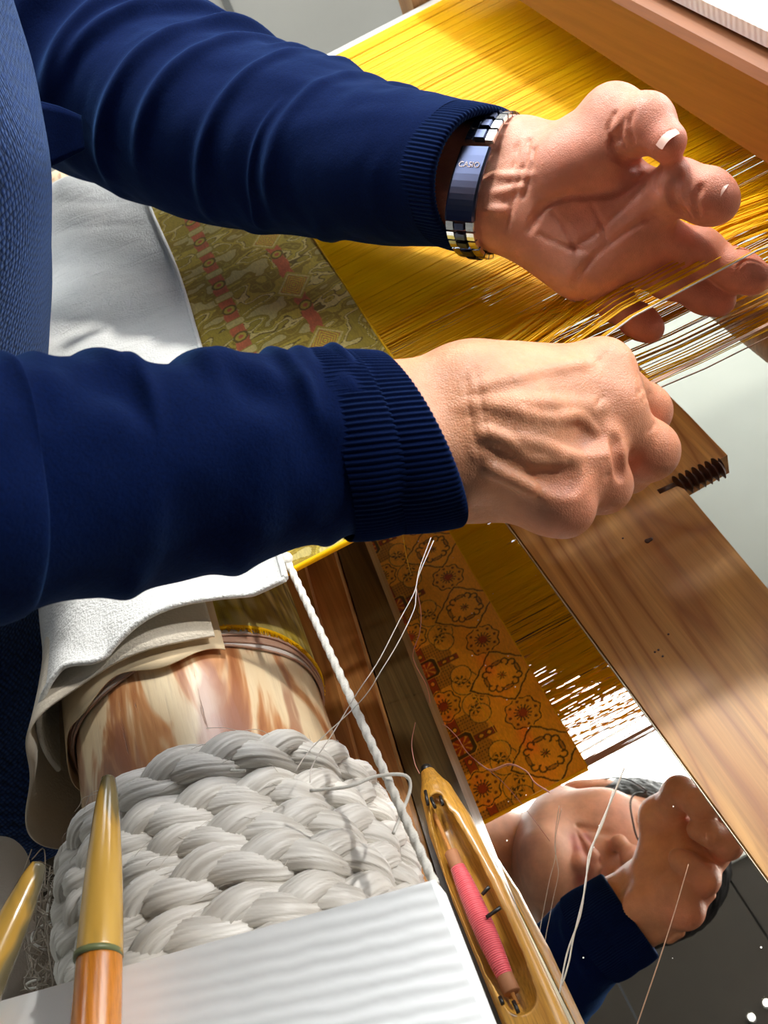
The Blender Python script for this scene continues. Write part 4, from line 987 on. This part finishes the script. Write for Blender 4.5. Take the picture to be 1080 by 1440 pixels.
# near right sleeve
SRp = [(V(-.185, .43, .215), .070), (V(-.20, .365, .215), .066), (V(-.200, .325, .185), .058), (-240, 690, .258, .046), (20, 684, .280, .0385), (180, 668, .302, .0365), (330, 648, .320, .0352), (450, 632, .332, .0343), (520, 624, .338, .0330)]
v, f, fr = sleeve('sleeve', SRp, 300, 200, foldR); sr = part('sleeve', mesh('sleeve', v, f), FLEECE, person, True, 'smooth navy fleece sleeve nearest the photographer')
ctr, rad, T, N, B = fr; n = len(ctr) - 1
Tn = nrm(P(625, 612, .344) - ctr[n - 14])
tr = lambda a: .006 * np.sin(a) - .003 * np.cos(a)
cuff('cuff', ctr[n] - Tn * .0125, Tn, N[n], B[n], round_prof(-.006, .0125, .0345, .005, inner=.012), 1040, 104, .0007, tr, sr, KNIT)
cuff('cuff', ctr[n] + Tn * .0025 + B[n] * .0008, Tn, N[n], B[n], round_prof(-.006, .0155, .0337, .0046), 1040, 104, .0007, lambda a: tr(a) * 1.9, sr, KNIT)

# waffle jacket: lofted trunk leaning forward, collar, pocket flap
zs = np.linspace(-.30, .335, 110); nv = 150; a = np.linspace(0, 2 * np.pi, nv, endpoint=False); rows = []
fx = np.interp(zs, [-.30, -.14, -.05, .06, .17, .28, .335], [-.255, -.245, -.222, -.135, -.062, -.035, -.05]); bx = np.interp(zs, [-.30, -.05, .1, .2, .335], [-.50, -.47, -.40, -.33, -.18])
wy = np.interp(zs, [-.30, -.1, .06, .17, .25, .30, .335], [.19, .165, .165, .185, .165, .105, .07]); yc = np.interp(zs, [-.3, .0, .3], [.60, .592, .555])
k = np.ones(9) / 9
for q in (fx, bx, wy): q[4:-4] = np.convolve(q, k, 'valid')
for i, z in enumerate(zs):
    c = .5 * (fx[i] + bx[i]); rx = .5 * (fx[i] - bx[i]); ca, sa_ = np.cos(a), np.sin(a); e = .8
    fo = .004 * np.sin(a * 5 + z * 26) * (vnoise(a * 2, a * 0 + z * 9, 21)) + .005 * np.sin(z * 60 + 5 * np.sin(a)) * sm(.1, -.1, z) * .5
    rows.append(np.stack([c + (rx + fo) * np.sign(ca) * np.abs(ca) ** e, yc[i] + (wy[i] + fo) * np.sign(sa_) * np.abs(sa_) ** e, np.full(nv, z)], -1))
jk = part('jacket', mesh('jacket', np.array(rows).reshape(-1, 3), gridfaces(110, nv)), WAFFLE, person, True, 'indigo waffle weave jacket front')
col_c = lerp(neckb, V(-.12, .545, .30), .6); cdx = nrm(hp(0, -.022, -.07) - col_c)
part('collar', tubemesh('collar', [col_c - cdx * .03, col_c - cdx * .01, col_c + cdx * .012, col_c + cdx * .022, col_c + cdx * .016, col_c - cdx * .01], [.090, .078, .070, .067, .063, .062], 60, V(0, 1, 0), caps=False), FLEECE, jk, True)
q0, q1 = P(58, 146, .612), P(114, 166, .618); dw = P(70, 236, .618) - P(58, 146, .612)
g = np.array([[lerp(q0, q1, s_) + dw * t_ * (1 - .5 * s_) + (-FW) * .004 * math.sin(s_ * 3) * (1 - t_) for s_ in np.linspace(0, 1, 12)] for t_ in np.linspace(0, 1, 10)]).reshape(-1, 3)
o = part('pocket_flap', mesh('pocket_flap', g, gridfaces(10, 12, False)), FLEECE, jk, True); md = o.modifiers.new('s', 'SOLIDIFY'); md.thickness = .002
part('flap_edge', tubemesh('flap_edge', catmull([q0, lerp(q0, q1, .5) - FW * .003, q1], 14), .0016, 8), KNIT, jk)
# trousers and shoes, bench
J = SDF((-.62, .34, FZ), (.16, .86, -.16), .012)
J.ell((-.40, .60, -.27), (.13, .175, .10), .03)
for y in (.51, .69):
    J.chain([V(-.38, y, -.29), V(-.07, y, -.385), V(-.10, y, -.60)], (.082, .062, .048), .03)
v, f = J.surf(2); part('trousers', mesh('trousers', v, f), TROUSER, person)
for y in (.51, .69):
    Sh = SDF((-.18, y - .07, FZ), (.16, y + .07, FZ + .12), .006); Sh.chain([V(-.11, y, FZ + .040), V(.0, y, FZ + .034), V(.07, y, FZ + .028)], (.038, .036, .026), .02); v, f = Sh.surf(1)
    part('shoe', mesh('shoe', v, f), BLACK, person)
bn = thing('wooden_bench', 'plain wooden bench the weaver sits on behind the loom', 'bench', (-.45, .6, FZ))
part('seat', mesh('seat', *box(-.60, -.30, .28, .92, -.405, -.375, .004)), POST, bn, False)
for x in (-.57, -.33):
    for y in (.31, .89): part('leg', mesh('leg', *box(x - .02, x + .02, y - .02, y + .02, FZ, -.405, .002)), POST, bn, False)

# ---- wristwatch ---------------------------------------------------------------------------
wt = thing('wristwatch', 'steel bracelet wristwatch on the left wrist, clasp plate coloured with a dark reflection, lettering showing', 'watch', P(700, 262, .50))
wd_ = nrm(wL - wU); wc = lerp(wU, wL, .5) - RT * .0060; wn = RT * .86 - FW * .42; wn = nrm(wn - wd_ * (wn @ wd_)); wf = np.cross(wd_, wn); wf = wf if wf @ FW < 0 else -wf   # axis, towards photographer, third
RX, RY = .0236, np.linalg.norm(wL - wU) / 2 + .0200
def wring(a, dr=0):
    c_, s_ = math.cos(a), math.sin(a); return wc + wf * (RX + dr) * math.copysign(abs(c_) ** .8, c_) + wd_ * (RY + dr) * math.copysign(abs(s_) ** .8, s_)
def wlink(a0, a1, w, th, r0=0, nseg=3, side=0):
    v = []; 
    for a in np.linspace(a0, a1, nseg):
        rad_ = nrm(wring(a, .01) - wring(a))
        for s_, q in ((-w, 0), (-w, th * .7), (-w * .86, th), (w * .86, th), (w, th * .7), (w, 0)): v.append(wring(a, r0) + rad_ * q + wn * (s_ + side))
    f = gridfaces(nseg, 6).tolist(); f += [[0, 1, 2, 3, 4, 5][::-1], [(nseg - 1) * 6 + i for i in range(6)]]; return np.array(v), f
sgn = 1 if wd_ @ UP < 0 else -1          # +sgn*angle goes down
A0, A1 = -.08 * 1, .86
ca0, ca1 = (-.10, .88) if sgn > 0 else (-.88, .10)
part('clasp', mesh('clasp', *wlink(ca0, ca1, .0085, .0022, .0006, 12)), STEELB, wt, False, 'polished clasp plate, dark reflection put into its colour, with lettering')
nl = 30; da = 2 * math.pi / nl
k = 0
for i in range(nl):
    am = ca1 + (i + .5) * da
    if am + da / 2 > ca0 + 2 * math.pi: break
    lk = part('link', mesh('link', *wlink(am - da * .40, am + da * .40, .0024, .0026, 0, 3, .0058)), STEEL, wt, False)
    part('link', mesh('link', *wlink(am - da * .40, am + da * .40, .0024, .0026, 0, 3, -.0058)), STEEL, wt, False)
    part('centre_link', mesh('centre_link', *wlink(am - da * .30, am + da * .30, .0030, .0034, 0, 3, 0)), STEELB, wt, False)
am = math.pi * 1.02
part('case', mesh('case', *tube([wring(am) , wring(am, .002), wring(am, .007), wring(am, .0075)], [.012, .0165, .0165, .015], 40)), STEEL, wt)
fc = bpy.data.curves.new('lettering', 'FONT'); fc.body = 'CASIO'; fc.size = .0042; fc.extrude = .0001; fc.align_x = 'CENTER'; fc.align_y = 'CENTER'
to = bpy.data.objects.new('lettering', fc); C.objects.link(to)
al = ca0 + .17 if sgn > 0 else ca1 - .17
p_ = wring(al, .0031); nz = nrm(wring(al, .01) - wring(al)); xx = wn; yy = np.cross(nz, xx)
to.matrix_world = Matrix([[xx[0], yy[0], nz[0], p_[0]], [xx[1], yy[1], nz[1], p_[1]], [xx[2], yy[2], nz[2], p_[2]], [0, 0, 0, 1]])
bpy.context.view_layer.update()
tm = bpy.data.meshes.new_from_object(to.evaluated_get(bpy.context.evaluated_depsgraph_get())); tm.transform(to.matrix_world); bpy.data.objects.remove(to)
part('lettering', tm, STEEL, wt, False, 'small raised maker lettering')

# ------------------------------------------------------------------ braided silk rope round the log
braid = thing('braided_rope', 'thick pale grey silk rope, three strand braid, coiled round the log end', 'rope', (LXC, .2, 0))
NT_ = 7.0; per = .078; Rb = LR + .0080
fi = np.linspace(-2.6, -2.6 + NT_ * 2 * np.pi, 1900); turns = (fi + 2.6) / (2 * np.pi)
yb = .2505 - .0172 * turns + .0016 * np.sin(fi * 1.7); Rv = Rb + .0012 * np.sin(fi * 2.3 + 1) + .0006 * turns
cb_ = np.stack([LXC + Rv * np.sin(fi), yb, -LR + Rv * np.cos(fi)], -1)
rad_ = np.stack([np.sin(fi), 0 * fi, np.cos(fi)], -1); lat = np.tile(V(0, 1, 0), (len(fi), 1)); s_len = fi * Rb
nvb = 60; ab = np.linspace(0, 2 * np.pi, nvb, endpoint=False)
for j in range(3):
    p = 2 * np.pi * s_len / per + j * 2 * np.pi / 3 + .35 * np.sin(fi * .9)
    ctr = cb_ + lat * (.0052 * np.sin(p))[:, None] + rad_ * (.0033 * np.sin(2 * p))[:, None]
    T = np.gradient(ctr, axis=0); T /= np.linalg.norm(T, axis=1)[:, None]
    N = rad_ - T * (rad_ * T).sum(1)[:, None]; N += lat * (.35 * np.cos(p))[:, None] * 0; N /= np.linalg.norm(N, axis=1)[:, None]; B = np.cross(T, N)
    AA, SS = np.meshgrid(ab, s_len, indexing='xy'); tw = AA + SS * 26
    fib = .00024 * np.cos(21 * tw + 2 * vnoise(SS * 60, AA * 0 + j, 4)) + .0002 * np.cos(13 * tw + 1.3 + SS * 40) + .0005 * (vnoise(tw * 3.2, SS * 90, j) - .5)
    bulge = 1 + .10 * np.cos(2 * p)[:, None]
    cx = (.0042 + fib) * bulge * np.cos(AA); sx = (.0060 + fib) * bulge * np.sin(AA)
    v = ctr[:, None] + cx[..., None] * N[:, None] + sx[..., None] * B[:, None]
    me = mesh('strand', v.reshape(-1, 3), gridfaces(len(fi), nvb))
    st = vnoise(tw * 8 % (2 * np.pi * 8), SS * 55, 40 + j) * .6 + .4 * vnoise(AA * 2, SS * 120, 60 + j)
    colattr(me, V(*srgb(184, 176, 164)[:3]) + (V(*srgb(240, 236, 228)[:3]) - V(*srgb(184, 176, 164)[:3])) * np.clip(st * 1.5 - .1, 0, 1).reshape(-1, 1))
    part('strand', me, SILK, braid, True)
fr = []
def logpt(a, y, r): return V(LXC + r * math.sin(a), y, -LR + r * math.cos(a))
for k in range(90):                        # stray filaments
    a = random.uniform(-1.4, 1.5); y = random.uniform(.16, .252); n = random.uniform(.15, .5); d = random.choice((-1, 1)); y2 = y + random.gauss(0, .006)
    pts = [logpt(a + d * n * t, y + (y2 - y) * t, LR + .0125 + .005 * math.sin(t * math.pi) * random.random()) for t in np.linspace(0, 1, 5)]
    fr.append(tube(catmull(pts, 14), .00013, 3, caps=False))
o = part('loose_filaments', mesh('loose_filaments', *joinvf(fr)), SILK, braid); colattr(o.data, V(*srgb(220, 212, 200)[:3])); o['kind'] = 'stuff'
# frayed loops at the left and along the upper edge
loops = [[(110, 1205), (88, 1210), (80, 1222), (92, 1226), (112, 1214)], [(112, 1175), (102, 1190), (112, 1208)], [(98, 1245), (74, 1248), (66, 1290), (70, 1300), (92, 1290)], [(70, 1296), (48, 1310), (46, 1325), (64, 1336)],
         [(62, 1375), (40, 1382), (38, 1390), (56, 1388)], [(235, 1110), (234, 1075), (240, 1064), (262, 1070), (300, 1082), (345, 1084)], [(285, 1072), (305, 1068), (330, 1082)], [(165, 1140), (190, 1132), (208, 1142)], [(88, 1300), (100, 1282), (108, 1300), (92, 1310)], [(80, 1330), (86, 1316), (98, 1326)]]
for px_l in loops:
    pts = [PZ(u, v, -.055 if u < 130 and v > 1160 else .004) for u, v in px_l]
    part('frayed_loop', tubemesh('frayed_loop', catmull(pts, 26), .00062, 7), CORD, braid)
fz = []
for k in range(140):
    c = PZ(random.uniform(62, 118), random.uniform(1230, 1400), random.uniform(-.075, -.045)); pts = [c + V(random.gauss(0, .006), random.gauss(0, .009), random.gauss(0, .006)) for _ in range(4)]
    fz.append(tube(catmull(pts, 16), .00035, 4, caps=False))
o = part('frayed_end', mesh('frayed_end', *joinvf(fz)), m_plain('fray', srgb(176, 164, 148), .7), braid, True, 'tangled frayed end of the rope'); o['kind'] = 'stuff'

# ------------------------------------------------------------------ white cord
c0, c1 = PZ(405, 791, .004), PZ(612, 1245, .004); n = 400; t_ = np.linspace(0, 1, n); ab = np.linspace(0, 2 * np.pi, 18, endpoint=False)
pc = c0 + np.outer(t_, c1 - c0) - np.outer(np.sin(t_ * np.pi) * .003, V(0, 0, 1)); L_ = np.linalg.norm(c1 - c0)
rr = .0017 * (1 + .14 * np.cos(3 * ab[None] - t_[:, None] * L_ * 950) + .05 * np.cos(17 * ab[None] + t_[:, None] * 900))
cord = thing('stretched_rope', 'twisted white cotton cord stretched from cloth corner past the log', 'cord', c0)
part('twisted_strands', tubemesh('twisted_strands', pc, rr, 18), CORD, cord)
part('knot', mesh('knot', *sph(c0 + V(0, .002, .0008), .0034, 8, 12, (1, 1.2, .8))), CORD, cord)

# ------------------------------------------------------------------ white painted board in the foreground
bt = .030
cor = [PZ(610, 1235, bt), PZ(-60, 1423, bt), PZ(-60, 1700, bt), PZ(770, 1655, bt)]
poly = [(c[0], c[1]) for c in cor]
o = tag(obj('white_board', mesh('white_board', *prism(poly, bt - .014, bt, .0012)), PAINTED, smooth=False), 'white painted wooden board with raised grain in the near foreground', 'board')

# ------------------------------------------------------------------ boat shuttle with pink bobbin
sz = -.1085; ax0, ax1 = V(-.0425, .263, sz), V(-.0425, .055, sz)
def sp_(y, dx=0, z=0): t = (y - .263) / (.055 - .263); return lerp(ax0, ax1, t) + V(dx, 0, z)
S = SDF((-.065, .03, -.13), (-.015, .275, -.085), .0006)
S.chain([sp_(.259, 0, -.002), sp_(.246, 0, -.001), sp_(.225), sp_(.19), sp_(.11), sp_(.06)], (.0042, .0085, .0114, .0130, .0132, .0114), .0006)
top = -.0985
S.ell(sp_(.17, 0, .115), (.11, .30, .1080), .0012, True)
S.chain([sp_(.238, -.001, .0065), sp_(.226, -.0015, .0045), sp_(.20, -.002, .004), sp_(.155, -.0015, .004), sp_(.140, -.001, .0055)], (.0040, .0068, .0093, .0093, .0073), .0006, True)
v, f = S.surf(8)
sh = thing('boat_shuttle', 'golden wooden boat shuttle holding a pink bobbin, lying beside the mirror', 'shuttle', sp_(.17))
part('body', mesh('body', v, f), SHUTTLE, sh)
part('metal_nose', tubemesh('metal_nose', [sp_(.2655, 0, -.002), sp_(.264, 0, -.002), sp_(.2595, 0, -.002)], [.0008, .0028, .0040], 14), BLACK, sh, True, 'dark nose cap')
bobz = -.1045
k0, k1 = PZ(611, 1145, bobz), PZ(727, 1412, bobz)
part('spindle', tubemesh('spindle', [k0, k1], .0010, 8), m_plain('pale_spindle', srgb(186, 128, 70), .4), sh)
bob = thing('bobbin', 'slim paper bobbin wound with glossy coral pink silk inside the shuttle', 'bobbin', lerp(k0, k1, .6))
kp_ = lambda t, n=1: lerp(k0, k1, t)
part('paper_quill', tubemesh('paper_quill', [kp_(t) for t in (.225, .23, .33, .34)], [.0030, .0034, .0035, .0030], 20), PAPER, bob)
part('paper_quill', tubemesh('paper_quill', [kp_(t) for t in (.85, .86, .945, .95)], [.0034, .0037, .0039, .0034], 20), PAPER, bob)
tt = np.linspace(.315, .872, 90); rr = np.interp(tt, [.315, .36, .50, .60, .72, .85, .872], [.0034, .0042, .0049, .0051, .0048, .0040, .0036]); rr = np.convolve(np.r_[[rr[0]] * 6, rr, [rr[-1]] * 6], np.ones(13) / 13, 'valid')
part('silk_winding', tubemesh('silk_winding', [kp_(t) for t in tt], rr + .00008 * np.sin(np.arange(90) * 2.4), 26), PINK, bob, True, 'coral pink silk winding')
for q in ([(598, 1112), (602, 1132)], [(606, 1122), (612, 1136)], [(619, 1120), (623, 1132)], [(678, 1258), (688, 1247)], [(684, 1290), (704, 1276)], [(703, 1402), (707, 1412)], [(722, 1408), (729, 1424)]):
    part('staple', tubemesh('staple', [PZ(*q[0], -.0995), PZ(*q[1], -.0985)], .0009, 7), BLACK, sh)

# ------------------------------------------------------------------ two horn tipped shuttles lying on the white board
def pointed(label, tip, base, z, rs, split):
    a, b = PZ(*tip, z), PZ(*base, z); d = b - a; Ls = np.linalg.norm(d); t = thing('pointed_shuttle', label, 'shuttle', lerp(a, b, .7), 'horn tipped shuttles')
    ts = np.linspace(0, 1, 60); rv = np.interp(ts, [x[0] for x in rs], [x[1] for x in rs]); rv = np.convolve(np.r_[[rv[0]] * 3, rv, [rv[-1]] * 3], np.ones(7) / 7, 'valid'); rv[0] *= .3
    pts = np.array([lerp(a, b, x) + V(0, 0, -.003 * (1 - x)) for x in ts]); m = int(split * 59)
    part('horn_tip', tubemesh('horn_tip', pts[:m + 1], rv[:m + 1], 28, V(0, 0, 1), .9), HORN, t, True, 'polished gold and grey horn tip')
    part('shuttle_body', tubemesh('shuttle_body', pts[m:], rv[m:] * .97, 28, V(0, 0, 1), .9), ORANGEWOOD, t, True, 'orange lacquered wooden body')
    part('green_ring', tubemesh('green_ring', [lerp(a, b, (m + q) / 59) for q in (-.5, 0, .5)], rv[m] * 1.012, 28, V(0, 0, 1), .9), m_plain('verdigris', srgb(112, 120, 80), .4), t)
pointed('nearest pointed shuttle with gold and grey horn tip, lying across the white board', (147, 1085), (132, 1500), .0435, [(0, .0022), (.04, .0036), (.16, .0052), (.4, .0072), (.64, .0084), (1, .0090)], .69)
pointed('pointed shuttle tip at the left picture edge beside the beige bundle', (50, 1208), (-70, 1490), .0405, [(0, .0024), (.06, .0042), (.3, .0062), (1, .0090)], .8)

# ------------------------------------------------------------------ beige cloth bundle on a ledge at lower left
cbn = PZ(-8, 1310, -.10)
S = SDF(cbn - .075, cbn + .075, .002); S.chain([cbn + V(.004, .030, .008), cbn + V(.004, -.02, 0), cbn + V(-.01, -.06, -.02)], (.020, .027, .028), .02); v, f = S.surf(2)
v = v + .0022 * (vnoise(v[:, 0] * 60, v[:, 1] * 60 + v[:, 2] * 30, 2) - .5)[:, None]
tag(obj('cloth_bundle', mesh('cloth_bundle', v, f), BEIGECLOTH), 'rolled beige cotton bundle at the lower left edge', 'cloth')
part('left_ledge', mesh('left_ledge', *box(cbn[0] - .06, cbn[0] + .034, .0, cbn[1] + .05, cbn[2] - .05, cbn[2] - .030)), DARKWOOD, loom, False)
part('ledge_bracket', mesh('ledge_bracket', *box(cbn[0] - .04, .26, .025, .045, cbn[2] - .21, cbn[2] - .05)), POST, loom, False)
# pale roller below the warp at the right
pr = PZ(1105, 480, -.20); d = nrm(PZ(1081, 521, -.20) - PZ(1042, 488, -.20)); 
part('lower_roller', tubemesh('lower_roller', [V(pr[0] + .006, .98, -.2), V(pr[0] + .006, .42, -.2), V(pr[0] + .006, .05, -.2)], .026, 30), POST, loom, True, 'pale turned roller below the warp')

# ------------------------------------------------------------------ loose threads
def thread(px_l, label, m, r=.00022, n=50, thick=False):
    pts = catmull([PZ(u, v, z) for u, v, z in px_l], n); o = obj('loose_thread', tubemesh('loose_thread', pts, r, 6), m); tag(o, label, 'thread', 'loose threads')
thread([(606, 756, -.006), (590, 800, -.004), (583, 832, -.002), (562, 872, .0), (532, 930, .004), (500, 978, .010), (470, 1028, .011), (440, 1075, .012), (436, 1100, .014)], 'pale thread falling from the cuff, left of a pair crossing the cord', WHITETHREAD)
thread([(610, 760, -.006), (588, 812, -.004), (585, 838, -.002), (582, 858, .0), (562, 900, .002), (538, 940, .006), (508, 985, .010), (440, 1050, .011), (415, 1085, .014)], 'pale thread falling from the cuff, right of a pair crossing the cord', WHITETHREAD)
thread([(586, 828, -.01), (592, 862, -.04), (590, 890, -.07), (581, 925, -.10), (600, 965, -.13), (604, 995, -.150), (590, 1025, -.153)], 'thin pinkish thread hanging down over the mirrored medallions', PINKTHREAD)
thread([(878, 1078, -.1592), (862, 1118, -.1592), (836, 1180, -.1592), (824, 1232, -.1592), (816, 1285, -.1592), (797, 1340, -.1592), (786, 1398, -.1592)], 'white thread lying on the mirror across the reflected mouth, left one', WHITETHREAD, .00024)
thread([(862, 1112, -.1592), (846, 1160, -.1592), (828, 1200, -.1592), (822, 1250, -.1592), (806, 1318, -.1592), (800, 1350, -.1592), (790, 1385, -.1592)], 'white thread lying on the mirror across the reflected mouth, right one', WHITETHREAD, .00024)
thread([(968, 1215, -.1594), (952, 1270, -.1594), (930, 1340, -.1594), (896, 1440, -.1594), (880, 1490, -.1594)], 'straight thin brown thread lying on the mirror over the reflected sleeve', BROWNTHREAD, .00018)
thread([(672, 1072, -.1592), (690, 1082, -.1592), (716, 1074, -.1592), (740, 1084, -.1592), (752, 1100, -.1592), (772, 1113, -.1592)], 'short curled pink thread lying on the mirrored medallions near the fell', PINKTHREAD, .00026)
thread([(566, 750, -.02), (572, 785, -.05), (578, 808, -.09)], 'short orange thread hanging beside the cuff above mirrored cloth', YELLOW, .0002)
thread([(436, 1112, .014), (490, 1106, .012), (528, 1092, .008), (568, 1090, .004), (577, 1108, .0), (564, 1146, .002), (553, 1172, .006)], 'cream yarn end looping from the rope over the cord', CORD, .0007)
thread([(584, 1016, -.1), (579, 1045, -.1), (583, 1072, -.098), (590, 1088, -.096)], 'fine reddish thread end curling above the shuttle nose', PINKTHREAD, .00018)
